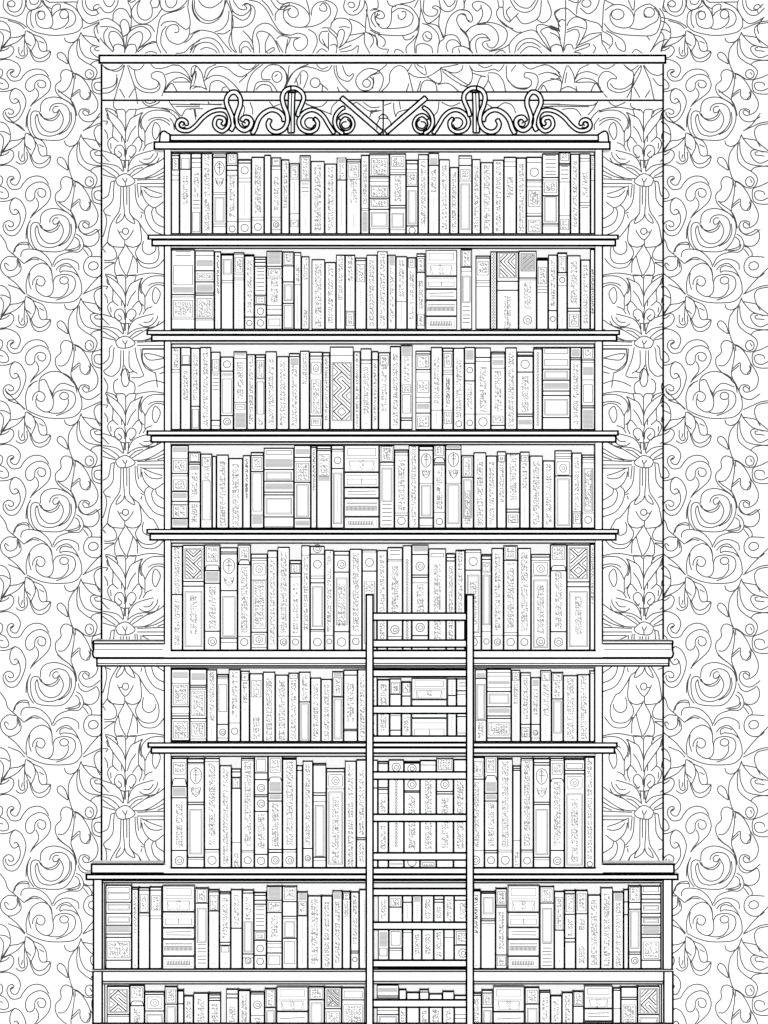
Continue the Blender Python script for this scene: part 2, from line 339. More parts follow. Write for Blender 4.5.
550: '''120,0 120,180 115,270 100,405;80,210 35,110 60,75 130,65 200,120 300,160 370,180 405,225;70,240 65,170 95,150 115,160
130,200 150,160 200,130 270,160 280,220 240,310 190,380;130,230 200,205 270,220;0,195 60,220 75,245;0,220 60,245 80,310;125,250 200,225 225,270 200,350
0,250 60,280 85,340 100,400;0,370 30,345 70,345 100,370;110,390 125,345 165,345 180,380;190,375 260,345 300,335 290,360 190,395;180,400 240,410
230,320 300,265 400,250;210,350 300,310 395,260;400,240 405,150 410,60 420,0;330,340 350,370 330,410;395,260 400,330 420,360 445,410
405,240 470,280 480,330 450,375;400,310 460,350;430,235 500,270 560,310 580,360 570,395 520,370 500,320;415,180 470,240 560,265 700,275 768,275
420,80 480,40 560,40 620,80 645,140 620,200 560,215 490,190 460,130 480,80;o520,110,48,40;645,130 660,80 720,40 768,30;o762,95,40,38;610,215 700,225 768,190
720,100 730,130 768,130;205,110 210,40 240,0;230,60 290,105 350,70 380,0;o280,25,35,30;140,0 200,20 220,0;420,0 500,40;600,0 640,80 650,0
630,410 660,380 710,410;745,280 768,310;768,30 830,80 850,160 820,250 768,275;768,190 820,160 835,110 800,60;840,60 880,140 850,250 770,400;880,0 870,80 960,100
768,400 830,330 900,300
0,510 50,540 90,600;0,560 50,570 85,620;0,600 85,625 80,700;90,650 130,505 180,570 190,640;115,640 130,555;80,690 140,665 210,695;190,610 230,530 300,495
195,610 220,570 290,550 370,580;195,630 260,600 340,620 390,680;200,660 205,700;200,635 300,630 350,640;315,700 350,640 390,700;360,495 430,530 500,495
440,750 390,690 370,620 400,560 450,550 500,580 510,605 470,605 440,640 460,690 530,710 600,690 640,640 640,560 620,540 570,500
460,640 500,680 570,680 630,640;565,495 620,540 680,500;700,500 640,600 620,765;700,500 690,560 590,750;715,500 768,620;645,670 690,750
720,500 770,560 830,580 870,560;768,620 800,765;768,690 730,750;790,600 830,650 868,660
0,800 300,810 350,795 370,780;0,815 300,820;360,790 330,840 290,885;385,842 335,885 305,935;380,905 345,950 340,1000;620,790 625,820 690,850;450,780 500,815 580,785;90,840 140,835 200,840 240,890'''}
def clip(pts, inside):
    """split a polyline into the runs whose points satisfy inside(), cutting close to the border"""
    runs, cur = [], []
    def edge(p, q):          # p inside, q outside
        for _ in range(7):
            m_ = ((p[0]+q[0])/2, (p[1]+q[1])/2)
            if inside(*m_): p = m_
            else: q = m_
        return p
    for i, p in enumerate(pts):
        if inside(*p):
            if not cur and i and not inside(*pts[i-1]): cur.append(edge(p, pts[i-1]))
            cur.append(p)
        else:
            if cur: cur.append(edge(cur[-1], p))
            if len(cur) > 1: runs.append(cur)
            cur = []
    if len(cur) > 1: runs.append(cur)
    return runs
YW = 0.30
LW = 1.14
NC = 0
wall = MB()
wall.box(-4.5, 4.5, YW, YW+0.12, 0.0, 4.2, WH)
YI = YW - 0.0006
def draw(c, inside, n=6):
    global NC
    for r in clip(smooth(c, n), inside):
        NC += 1; wall.ribbon(r, LW, YI - (NC % 50)*2e-5, GR)
for c in outer_curves():
    draw(c, lambda x, y: x < (101 if y > 60 else 99.5) and y < 1045)
    draw([(x+660.4, y) for x, y in c], lambda x, y: y < 1045 and (x > 664 if y > 60 else x > 655))
    draw([(x-101, y) for x, y in c if True], lambda x, y: x < 0 and y < 1045, 3)
for c in strip_curves():
    draw(c, lambda x, y: 102 < x < (169 if y > 139 else 174) and 101 < y < 870)
    draw([(769.2-x, y) for x, y in c], lambda x, y: (600 if y > 139 else 595) < x < 663 and 101 < y < 870)
for ox, txt in TOP.items():
    for c in parse(txt):
        draw([(ox + x/7.68, y/7.68) for x, y in c], lambda x, y: (100 < x < 664 and (y < 54.5 or 64 < y < 139)) or (664 <= x < 668 and y < 54))
tag(wall.build('wall_back'), 'white wall papered with grey outline scrollwork', 'wall', kind='structure')
fl = MB(); fl.box(-4.5, 4.5, -22, YW+0.12, -0.1, 0.0, WH)
tag(fl.build('floor'), 'plain white floor below the bookcase', 'floor', kind='structure')
# moulded frame on the wall round the bookcase
for i, (a, b, c_, d, y0, t) in enumerate(((98.3, 666.5, 54.4, 63.8, YW-.05, 2.1),)):
    m = MB(); m.pinked(a, b, c_, d, y0, YW, t); tag(m.build('trim_1'), 'long white cornice bar across the top of the wall frame', 'trim', kind='structure')
m = MB()
Yt = YW-.012
m.pbox(163, 603.5, 92, 100.8, Yt, YW, WH)
m.pbox(163, 603.5, 91.1, 92.9, Yt-.0008, YW, BK); m.pbox(102, 663, 99.4, 101.1, Yt-.0008, YW, BK)
tag(m.build('trim_2'), 'thin white rail with black edges above the crest', 'trim', kind='structure')
for n, x, sd in (('trim_3', 101.5, 'left'), ('trim_4', 663.2, 'right')):
    m = MB(); m.pbox(x-.95, x+.95, 63.8, 1000, YW-.012, YW, BK)
    tag(m.build(n), 'thin black upright moulding on the %s side of the wall frame' % sd, 'trim', kind='structure')
# ---------------------------------------------------------------- bookcase
YB = 0.265
case = empty('bookcase', (0, 0.1, 0))
tag(case, 'tall white stepped bookcase with black edges and wide base against papered wall', 'bookcase')
T = 1.45
# upright side panels of the tower
for a, b in ((163.6, 171.2), (594.8, 603.2)):
    m = MB(); m.pinked(a, b, 149.0, 880, 0.0, YB, 1.65, 'tbr' if a < 384 else 'tbl')
    q = b - .8 if a < 384 else a; m.pbox(q, q+.8, 149.0, 880, 0.0, .004, BK); m.build('side_panel', case)
m = MB(); m.pbox(164, 603, 150, 1075, YB, YB+0.018, WH)
m.pbox(93.5, 672, 880, 1089, YB-.001, YB+0.019, WH); m.build('back_panel', case)
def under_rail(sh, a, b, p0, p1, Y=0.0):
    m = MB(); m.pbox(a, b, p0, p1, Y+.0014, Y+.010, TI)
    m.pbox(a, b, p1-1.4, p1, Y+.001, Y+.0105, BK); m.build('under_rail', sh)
shelf_top = []
# top cornice board of the tower with its stepped cap
m = MB(); m.pinked(153.4, 610.8, 141.1, 150.0, -0.035, YB, 2.0)
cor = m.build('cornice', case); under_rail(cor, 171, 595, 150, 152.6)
m = MB(); m.pinked(169.3, 600.5, 134.2, 141.6, -0.02, YB-.06, 1.9); m.build('cornice_step', cor)
for x0, x1, sg in ((159.6, 170.0, 1), (598.6, 608.6, -1)):
    pr = [(0,141.4),(0.6,135),(2.2,131.8),(5,131.3),(8.2,133.2),(10.3,134.4),(10.3,141.4)]
    pts = [(x0+u if sg > 0 else x1-u, v) for u, v in pr]
    m = MB(); Ya = -0.024; F = [(wx(x,Ya), wz(y,Ya)) for x, y in pts]
    n = len(m.v); m.v += [(x,Ya,z) for x,z in F] + [(x,YB-.08,z) for x,z in F]
    N = len(F); m.f.append(tuple(range(n, n+N))); m.m.append(WH)
    for i in range(N): j = (i+1) % N; m.f.append((n+i, n+N+i, n+N+j, n+j)); m.m.append(WH)
    m.ribbon(smooth(pts[:6],4)+[pts[6]], 1.8, Ya-.0006, BK); m.build('corner_block', cor)
# five plain shelves: plate above, fascia below
SH = [(234.4,239.2,246.6,147.3,618.9,151.2,616.3,249.0),(329.9,334.6,341.8,146.3,620.2,150.8,617.6,344.6),
      (430.2,435.3,442.9,146.4,618.9,150.2,616.8,445.3),(528.8,533.4,540.8,146.2,619.2,149.2,616.8,543.8),
      (742.2,747.1,754.1,147.2,617.8,150.4,615.4,757.0)]
def shelf(t, pb, fb, a, b, c, d, rail):
    m = MB(); zt = wz(t, 0.012)
    m.box(wx(171.2)+.0005, wx(594.8)-.0005, 0.001, YB-.001, zt-.016, zt, WH)
    sh = m.build('shelf', case)
    m = MB(); m.pinked(a, b, t, pb+.6, -0.034, -.0005, 2.0); m.build('shelf_lip', sh)
    m = MB(); m.pinked(c, d, pb-.4, fb, -0.026, -.0005, 2.0); m.build('fascia', sh)
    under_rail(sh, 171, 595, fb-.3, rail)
    return zt
Z = {}
for i, s_ in zip((1,2,3,4,6), SH): Z[i] = shelf(*s_)
# the broad ledge half way up, with its two wings
zt = wz(650.8, .012)
m = MB(); m.box(wx(171.2)+.0005, wx(594.8)-.0005, .001, YB-.001, zt-.016, zt, WH); led = m.build('shelf', case); Z[5] = zt
m = MB()
m.pinked(93.2, 164, 640.2, 658.2, -.05, YB, 1.4, 'rl'); m.pinked(602.8, 672.8, 640.2, 658.2, -.05, YB, 1.4, 'rl')
for q, s_ in ((93.8, -1), (672.2, 1)):
    m.ribbon(smooth([(q,640.4),(q+s_*.6,642.5),(q+s_*.2,645),(q+s_*.3,650),(q+s_*1.1,653.5),(q+s_*.3,656.5),(q-s_*1.5,658.2)],4), 2.0, -.0511, BK)
m.pbox(163.0, 169.3, 644.5, 657.8, -.05, -.001, WH); m.pbox(597.0, 604, 644.5, 657.8, -.05, -.001, WH)
m.pbox(169.2, 597.1, 650.9, 658, -.0497, -.001, WH); m.pbox(170.6, 596, 650.2, 651.5, -.0502, -.03, BK)
for a, b in ((94, 164), (602.8, 672)):
    m.pbox(a, b, 642.9, 644.6, -.0510, -.049, BK); m.pbox(a+1, b-1, 649, 649.8, -.0503, -.049, GR)
m.pbox(93.5, 672.5, 657.1, 658.2, -.0504, -.04, BK)
m.build('ledge_board', led)
m = MB(); m.pinked(96.0, 669.8, 657.4, 666.8, -.042, YB, 1.85); m.pbox(97, 669, 662.9, 664.0, -.0426, -.041, BK); m.build('fascia', led)
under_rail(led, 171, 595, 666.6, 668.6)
# the step on top of the base cabinet
zt = wz(868.2, .012)
m = MB(); m.box(wx(171.2)+.0005, wx(594.8)-.0005, .001, YB-.001, zt-.016, zt, WH); led = m.build('shelf', case); Z[7] = zt
m = MB()
m.pinked(90.6, 164, 863.3, 874.2, -.078, YB, 2.0, 'r'); m.pinked(602.8, 674.9, 863.3, 874.2, -.078, YB, 2.0, 'l')
m.pbox(163.0, 169.3, 865.2, 874, -.078, -.001, WH); m.pbox(597.0, 604, 865.2, 874, -.078, -.001, WH)
m.pbox(169.2, 597.1, 868.2, 874, -.0777, -.001, WH); m.pbox(170.6, 596, 867.5, 868.9, -.0782, -.05, BK)
m.pbox(91, 674.5, 873.0, 874.2, -.0784, -.05, BK)
m.build('ledge_board', led)
m = MB(); m.pinked(85.4, 678.8, 873.6, 880.4, -.095, YB, 2.0); m.build('shelf_lip', led)
# base cabinet
YC = -0.06
base = empty('base_cabinet', (0, 0, 0)); base.parent = case; base.matrix_parent_inverse = case.matrix_world.inverted()
cab = MB()
cab.pinked(92.6, 103.2, 879.5, 971.8, YC, YB, 1.9, 'tb')
cab.pinked(92.0, 103.2, 971.4, 1089.9, YC-.006, YB, 2.0, 'tb')
cab.pbox(103.2, 105.0, 880, 969.4, YC+.004, YC+.010, TI); cab.pbox(104.1, 105.2, 881, 969.4, YC+.0035, YC+.0105, BK)
cab.pbox(103.2, 105.0, 982, 1023, YC+.004, YC+.010, WH); cab.pbox(104.1, 105.2, 983.5, 1023, YC+.0035, YC+.0105, BK)
cab.build('side_panel', base); cab = MB()
cab.pinked(662.2, 673.0, 879.5, 971.8, YC, YB, 1.9, 'tb'); cab.pinked(662.8, 673.8, 971.4, 1089.9, YC-.006, YB, 2.0, 'tb')
cab.pbox(660.9, 662.4, 880, 969.4, YC+.004, YC+.010, TI); cab.pbox(660.6, 661.7, 881, 969.4, YC+.0035, YC+.0105, BK)
cab.pbox(661.4, 662.9, 982, 1023, YC+.004, YC+.010, WH); cab.pbox(661.1, 662.2, 983.5, 1023, YC+.0035, YC+.0105, BK)
cab.build('side_panel', base)
m = MB(); m.pbox(103, 662, 880.2, 883.2, YC+.0014, YC+.010, TI); m.pbox(103, 662, 882.0, 883.4, YC+.001, YC+.0104, BK); m.pbox(103, 662, 880.1, 881.3, YC, YC+.01, BK)
m.build('under_rail', base)
zb = wz(969.3, YC+.012)
m = MB(); m.box(wx(103.4,YC), wx(662,YC), YC+.001, YB-.002, zb-.026, zb, WH)
m.pbox(92.4, 673.4, 968.8, 970.0, YC-.012, YC-.002, BK); m.pbox(92.4, 673.4, 969.9, 971.2, YC-.011, YC-.001, TI); m.pbox(92.4, 673.4, 970.9, 972.2, YC-.012, YC-.001, BK)
m.pbox(101.5, 664.4, 972.2, 981.2, YC-.006, YC+.001, WH); m.pbox(102.6, 663.6, 980.6, 982.0, YC-.0068, YC+.002, BK)
m.build('shelf', base); Z[8] = zb
m = MB(); m.pbox(103, 663, 982, 984.4, YC+.0014, YC+.010, TI); m.pbox(103.4, 662.8, 983.2, 984.5, YC+.001, YC+.0104, BK); m.build('under_rail', base)
z9 = wz(1066, YC+.012)
m = MB(); m.box(wx(103.4,YC), wx(662,YC), YC+.001, YB-.002, z9-.02, z9, WH); m.build('shelf', base); Z[9] = z9
m = MB(); m.inked(wx(92.2,YC), wx(673.6,YC), YC-.02, YC-.0065, .0, wz(1022.4,YC-.02), 2*S); m.build('plinth', base)

# ---------------------------------------------------------------- carved crest
crest = empty('crest', (0, 0.03, wz(134.2)))
crest.parent = case; crest.matrix_parent_inverse = case.matrix_world.inverted()
def band(mb, pts, w, Y, depth=.022, t=1.75, caps=(1,1)):
    P = [(wx(x,Y), wz(y,Y)) for x, y in pts]; h = w*S/2; A=[]; B=[]
    for i, p in enumerate(P):
        a = P[max(i-1,0)]; b = P[min(i+1,len(P)-1)]; dx, dz = b[0]-a[0], b[1]-a[1]; n = math.hypot(dx,dz) or 1
        A.append((p[0]-dz/n*h, p[1]+dx/n*h)); B.append((p[0]+dz/n*h, p[1]-dx/n*h))
    N = len(P); n = len(mb.v)
    for q in (A, B): mb.v += [(x,Y,z) for x,z in q]
    for q in (A, B): mb.v += [(x,Y+depth,z) for x,z in q]
    for i in range(N-1):
        mb.f.append((n+i,n+N+i,n+N+i+1,n+i+1)); mb.m.append(WH)
        mb.f.append((n+2*N+i,n+2*N+i+1,n+3*N+i+1,n+3*N+i)); mb.m.append(WH)
        mb.f.append((n+i,n+i+1,n+2*N+i+1,n+2*N+i)); mb.m.append(BK)
        mb.f.append((n+N+i,n+3*N+i,n+3*N+i+1,n+N+i+1)); mb.m.append(BK)
    for q in (A, B): mb.ribbon(q, t*S, Y-.0006, BK, True)
    for e, i in zip(caps, (0, N-1)):
        if e: mb.ribbon([A[i], B[i]], t*S, Y-.0006, BK, True)
def spiral(cx, cy, r0, r1, a0, turns, n=30):
    return [(cx + (r0+(r1-r0)*i/n)*math.cos(math.radians(a0+360*turns*i/n)), cy + (r0+(r1-r0)*i/n)*math.sin(math.radians(a0+360*turns*i/n))) for i in range(n+1)]
def C1(txt): return [(150+x/6.4, 80+y/6.4) for x, y in parse(txt)[0]]
def C2(txt): return [(260+x/5.908, 80+y/5.908) for x, y in parse(txt)[0]]
pieces = [
 # name, centre line, width, depth layer
 ('scroll', smooth(C1('233,290 231,268 208,254 184,262 173,288 184,312 215,324 255,320 295,290 340,240 390,205 440,192 480,198 503,225 508,262 498,300 468,326 435,318 413,290 418,255 436,240 468,246 476,268 462,288'),5), 3.2, 2),
 ('spiral_line', smooth(C1('228,302 203,305 188,286 204,268 219,280 208,292'),5), 0, 2),
 ('loop', smooth(C1('586,264 604,240 636,244 650,272 636,306 602,322 566,300 550,255 562,205 578,160 576,115 555,84 533,78 510,88 492,115 490,150 508,195 526,240 532,290 515,325'),5), 3.7, 1),
 ('spiral_line', smooth(C1('588,274 600,296 626,292 632,268 612,252 600,268 614,278'),5), 0, 1),
 ('stem', smooth(C2('184,312 184,200 186,120 188,74'),5), 5.8, 3),
 ('scroll', smooth(C2('-48,318 -30,290 -10,235 20,198 65,176 108,186 136,215 142,245'),5), 3.6, 2),
 ('loop', smooth(C2('188,45 150,62 132,100 140,150 158,195 162,245 142,288 100,308 64,296 48,262 62,232'),5), 3.6, 1),
 ('loop', smooth(C2('182,48 215,50 248,75 258,108 246,145 230,180 222,215'),5), 3.4, 0),
 ('scroll', smooth(C2('318,226 340,250 332,288 295,307 252,294 230,260 236,222 265,190 305,176 345,188 378,218 402,258 425,295 440,316'),5), 3.2, 2),
 ('spiral_line', smooth(C2('322,262 306,284 278,278 264,250 278,228 306,224 326,240'),5), 0, 2),
 ('scroll', smooth(C2('470,232 500,208 535,222 552,258 538,295 505,308 474,292 461,262 470,232'),5), 2.6, 2),
 ('spiral_line', smooth(C2('512,246 490,250 482,268 500,286 526,278 534,252 515,232'),5), 0, 2),
 ('scroll', smooth(C2('500,160 470,180 446,215 442,258 460,295 494,318'),5), 3.0, 1),
]
def beam_pts(): return [(341.2, 97.5), (381.5, 132.5)]
for mirror in (0, 1):
    for nm, pts, w, lay in pieces:
        if mirror: pts = [(767.4-x, y) for x, y in pts]
        m = MB(); band(m, pts, w+.6, .012 + .0035*lay, .03) if w > 1 else (m.ribbon(pts, 1.5, .010 + .0035*lay, BK))
        if nm == 'stem': m.ribbon(pts, 1.2, .0118, BK)
        m.build(nm, crest)
    bp = beam_pts(); bp = [(767.4-x, y) for x, y in bp] if mirror else bp
    m = MB(); band(m, bp, 4.9, .004, .02, 1.8); m.build('slanting_bar', crest)
m = MB(); m.pbox(382.5, 383.9, 100.5, 134.4, .002, .010, BK)
dome = smooth([(378.6,118.3),(380,116),(383.1,114.2),(386.5,116),(388,118.3)],5)
m.ribbon(dome, 1.1, .0012, BK); m.ribbon([dome[0], dome[-1]], 1.0, .0012, BK)
m.ribbon(smooth([(379.5,119),(377,124),(377,130)],4), 1, .003, BK); m.ribbon(smooth([(387,118),(390,121),(391.5,126)],4), 1, .003, BK)
m.build('finial', crest)

# ---------------------------------------------------------------- ladder
lad = empty('ladder', (0, -0.2, 0))
tag(lad, 'white wooden ladder with black edges leaning on the middle of the bookcase', 'ladder')
zl = wz(650, -.05)
def yback(z): return -0.0515 - (zl - z) / zl * 0.17
for a, b in ((365.3, 374.0), (465.6, 474.3)):
    z1 = wz(593.8, yback(1.54)); m = MB(); t = 1.95*S; N = 1
    y0, y1 = yback(0) - .03, yback(z1) - .03
    xb0, xb1, xt0, xt1 = wx(a,y0), wx(b,y0), wx(a,y1), wx(b,y1)
    def bar(u0, u1, d0, d1, za, zb_, mt):   # piece of the leaning rail: u across, d depth
        def pt(u, d, z):
            f = z / z1; xa = xb0+(xt0-xb0)*f; xz = xb1+(xt1-xb1)*f
            return (xa + (xz-xa)*u, yback(z) - .03 + d, z)
        n = len(m.v); m.v += [pt(u0,d0,za),pt(u1,d0,za),pt(u1,d1,za),pt(u0,d1,za),pt(u0,d0,zb_),pt(u1,d0,zb_),pt(u1,d1,zb_),pt(u0,d1,zb_)]
        for q in ((0,1,5,4),(1,2,6,5),(2,3,7,6),(3,0,4,7),(4,5,6,7),(3,2,1,0)): m.f.append(tuple(n+i for i in q)); m.m.append(mt)
    tt = t/(xb1-xb0)
    bar(.02,.98,.0005,.0295,.0005,z1-.0005,WH)
    for u in (0, 1-tt):
        bar(u,u+tt,0,.004,0,z1,BK); bar(u,u+tt,.026,.03,0,z1,BK)
    bar(0,1,0,.004,z1-t,z1,BK); bar(0,1,.026,.03,z1-t,z1,BK); bar(0,tt,0,.03,z1-t,z1,BK); bar(1-tt,1,0,.03,z1-t,z1,BK); bar(0,1,0,.03,0,t,BK)
    m.build('rail', lad)
for p0, p1 in ((612.2,621.2),(639.2,648.2),(668.8,677.6),(705.2,714.4),(735.2,743.3),(771.0,780.2),(813.4,822.4),(852.0,861.0),(887.8,896.6),(921.4,930.4),(959.4,968.0),(999.0,1008.2),(1044,1053)):
    z = wz((p0+p1)/2, -.1); yb = yback(z) - .004
    m = MB(); m.pinked(373.6, 466.0, p0, p1, yb-.022, yb, 1.9, 'lr', back=True); m.build('rung', lad)

# ---------------------------------------------------------------- camera and light
cam = bpy.data.cameras.new('camera'); co = bpy.data.objects.new('camera', cam)
bpy.context.scene.collection.objects.link(co); bpy.context.scene.camera = co
co.location = (0, -D, ZC); co.rotation_euler = (math.pi/2, 0, 0)
cam.sensor_fit = 'VERTICAL'; cam.sensor_height = 36; cam.lens = 36 * D / (H*S); cam.clip_end = 100
lp = bpy.data.lights.new('camera_fill_light', 'POINT'); lp.shadow_soft_size = 0.3  # added light at the camera, whitens front faces and gaps; not a real lamp
lo = bpy.data.objects.new('camera_fill_light', lp); bpy.context.scene.collection.objects.link(lo)
lo.location = (0, -D + .2, ZC)
lp.energy = .92 / .93 * 4 * math.pi**2 * (D-.2)**2
w = bpy.data.worlds.new('world'); bpy.context.scene.world = w; w.use_nodes = True
w.node_tree.nodes['Background'].inputs[0].default_value = (1, 1, 1, 1)
w.node_tree.nodes['Background'].inputs[1].default_value = 0.26
vs = bpy.context.scene.view_settings
vs.view_transform = 'Standard'; vs.look = 'None'; vs.exposure = 0; vs.gamma = 1; vs.use_curve_mapping = False
# ---------------------------------------------------------------- books
import re
ORD = 'first second third fourth fifth sixth seventh eighth ninth tenth eleventh twelfth thirteenth fourteenth fifteenth sixteenth seventeenth eighteenth nineteenth twentieth'.split()
def ordn(n):
    if n <= 20: return ORD[n-1]
    t, u = divmod(n, 10)
    if u == 0: return {3:'thirtieth',4:'fortieth',5:'fiftieth'}[t]
    return {2:'twenty',3:'thirty',4:'forty',5:'fifty'}[t] + '-' + ORD[u-1]
ROWN = {1:'top',2:'second',3:'third',4:'fourth',5:'fifth',6:'sixth',7:'seventh',8:'eighth',9:'bottom'}
def squig(m, x0, x1, y0, y1, Y, rng, mt=GR, w=.5, step=1.9):
    """a column of small engraved ornament strokes"""
    wd = x1-x0; nc = max(1, round(wd/2.5)); cw = wd/nc
    y = y0
    while y < y1-.8:
        for q in range(nc):
            cx0 = x0 + cw*(q+.5); a0 = cw*.42
            if nc > 1 and rng.random() < .12: continue
            k = rng.random(); cx = cx0 + (rng.random()-.5)*.3; a = a0
            if k < .3: p = [(cx-a, y), (cx+a*.3, y+.5), (cx-a*.3, y+1.2), (cx+a, y+1.6)]
            elif k < .5: p = [(cx+a, y), (cx-a, y+1.4)]
            elif k < .68: p = [(cx-a, y+.8), (cx, y), (cx+a, y+.8), (cx, y+1.6), (cx-a, y+.8)]
            elif k < .85: p = [(cx-a, y), (cx+a, y), (cx+a*.4, y+1.5)]
            else: p = [(cx-a*.6, y), (cx-a*.6, y+1.6), (cx+a, y+1.3)]
            m.ribbon(p, w, Y, mt if mt == BK or rng.random() < .8 else PA)
        y += step * (.9 + .5*rng.random())
def rect(m, x0, x1, y0, y1, Y, w=.5, mt=GR):
    h = w/2
    m.ribbon([(x0-h,y0),(x1+h,y0)], w, Y, mt); m.ribbon([(x0-h,y1),(x1+h,y1)], w, Y, mt)
    m.ribbon([(x0,y0),(x0,y1)], w, Y, mt); m.ribbon([(x1,y0),(x1,y1)], w, Y, mt)
def ring(m, cx, cy, rx, ry, Y, w=.6, mt=GR):
    m.ribbon([(cx+rx*math.cos(a*math.pi/9), cy+ry*math.sin(a*math.pi/9)) for a in range(19)], w, Y, mt)
DW = 1.3
def decorate(mm, x0, x1, toks, fy, Y, rng):
    class m:
        v, f = mm.v, mm.f
        @staticmethod
        def ribbon(p, w, Y, mt, world=False):
            mm.ribbon(p, w*(DW if mt in (GR, PA) and w < 1.1 else 1.35 if mt == BK else 1), Y, mt)
    wd = x1-x0; cx = (x0+x1)/2; i0, i1 = x0+1.0, x1-1.0
    for tk in toks:
        c = tk[0]; v = [fy(float(q)) for q in tk[1:].split('-')]
        a = v[0]; b = v[-1]
        if c == 'k': m.ribbon([(i0-.4,a),(i1+.4,a)], .95, Y, BK)
        elif c == 'l': m.ribbon([(i0,a),(i1,a)], .55, Y, GR)
        elif c in 'cC':
            r = min(wd*.27, 4.2); ring(m, cx, a, r, r, Y, .62)
            if c == 'C': ring(m, cx+.3, a+.2, r*.5, r*.45, Y, .5)
        elif c == 's': squig(m, cx-min(wd*.26,3.6), cx+min(wd*.26,3.6), a, b, Y, rng)
        elif c == 'S': squig(m, cx-wd*.2, cx+wd*.2, a, b, Y, rng, BK, .6)
        elif c == 't':
            y = a
            while y < b-.2:
                m.ribbon([(cx-.5,y),(cx+.6,y+.5)], .55, Y, PA); y += 1.7
            if len(v) == 1: m.ribbon([(cx-.6,a),(cx+.6,a)], .6, Y, GR)
        elif c == 'm':
            y = a
            while y < b:
                r = min(1.3, wd*.2); m.ribbon([(cx,y-r),(cx+r,y),(cx,y+r),(cx-r,y),(cx,y-r)], .55, Y, GR); y += 2*r+.5
        elif c in 'rR':
            q = min(wd*.17, 2.4); rect(m, x0+q, x1-q, a, b, Y, .5, GR)
            if c == 'R' and wd > 8: rect(m, x0+q+1.1, x1-q-1.1, a+1.2, b-1.2, Y, .4, PA)
        elif c == 'g':
            m.ribbon([(i0+.5,(a+b)/2),(i1-.5,(a+b)/2)], max(b-a,.6), Y+.0001, TI)
            y = a
            while y <= b+.1: m.ribbon([(i0+.8,y),(i1-.8,y)], .35, Y, PA); y += 1.25
        elif c == 'h':
            y = a
            while y <= b: m.ribbon([(x0+wd*.18,y),(x1-wd*.18,y)], .6, Y, GR); y += 3.1 + 1.4*rng.random()
        elif c in 'xX':
            q = min(wd*.16, 2.2); rect(m, x0+q, x1-q, a, b, Y, .45)
            if c == 'X':
                rect(m, x0+q+1, x1-q-1, a+1, b-1, Y, .4)
                u0, u1 = x0+q+1.5, x1-q-1.5; cw = (u1-u0)/2; n = max(2, round((b-a-3)/cw)); ch = (b-a-3)/n
                for j in range(n):
                    for i in (0, 1):
                        ax, ay = u0+cw*i, a+1.5+ch*j; k = (i+j+int(rng.random()*2)) % 2
                        p0, p1 = ((ax,ay),(ax+cw,ay+ch)) if k else ((ax+cw,ay),(ax,ay+ch))
                        m.ribbon([p0,p1], .8, Y-.0001, BK); sx = 1 if k else -1
                        m.ribbon([(p0[0]+sx*cw*.45,p0[1]),(p1[0],p1[1]-ch*.45)], .6, Y, GR)
                        m.ribbon([(p0[0],p0[1]+ch*.5),(p1[0]-sx*cw*.5,p1[1])], .6, Y, GR)
            else: squig(m, x0+q+1.2, x1-q-1.2, a+1.3, b-1, Y, rng)
        elif c == 'o':
            q = wd*.13; p = [(x0+q+1,a),(x1-q-1,a),(x1-q,a+1),(x1-q,b-1),(x1-q-1,b),(x0+q+1,b),(x0+q,b-1),(x0+q,a+1),(x0+q+1,a)]
            m.ribbon(p, .5, Y, GR); ring(m, cx, (a+b)/2, wd*.2, (b-a)*.3, Y, .5); ring(m, cx+.2, (a+b)/2+.3, wd*.08, (b-a)*.13, Y, .4)
        elif c == 'e':
            hh = b-a; r = wd*.3
            m.ribbon(smooth([(cx,a+hh*.04),(cx+r,a+hh*.16),(cx+r,a+hh*.4),(cx,a+hh*.56),(cx-r,a+hh*.4),(cx-r,a+hh*.16),(cx,a+hh*.04)],4), .6, Y, GR)
            m.ribbon([(cx,a+hh*.08),(cx,a+hh*.5)], .6, Y, GR); m.ribbon([(cx-r*.6,a+hh*.27),(cx+r*.6,a+hh*.27)], .5, Y, GR)
            m.ribbon([(cx-r*.5,a+hh*.2),(cx,a+hh*.08),(cx+r*.5,a+hh*.2)], .5, Y, GR)
            m.ribbon([(cx-r,a+hh*.66),(cx-r*.7,a+hh*.86),(cx,a+hh*.98),(cx+r*.7,a+hh*.86),(cx+r,a+hh*.66)], .6, Y, GR)
            squig(m, cx-r*.8, cx+r*.8, a+hh*.66, a+hh*.9, Y, rng, GR, .45)
        elif c == 'n':
            b2 = b if len(v) > 1 else a + 4
            m.ribbon([(i0,b2),(i0+1,a),(i0+2.4,a-.8),(i1-2.4,a-.8),(i1-1,a),(i1,b2)], .7, Y, BK)
FEAT = [('e','shield emblem'),('X','ornate carved panel'),('n','notched collar'),('o','boxed medallion'),('m','beaded column'),('S','bold black lettering'),('C','double ring'),
        ('c','ring'),('R','framed panel'),('h','short bars'),('s','scrollwork column'),('x','small picture box'),('r','plain frame'),('g','shaded band'),('t','faint lettering')]
def feat(toks, mid):
    got = []
    for c, nm in FEAT:
        for tk in toks:
            if tk[0] == c:
                y = float(tk[1:].split('-')[0])
                if c in 'cC': nm = nm + (' near top' if y < mid else ' at foot')
                got.append(nm); break
        if len(got) == 2: break
    if not got: return 'plain spine'
    return ' and '.join(got)
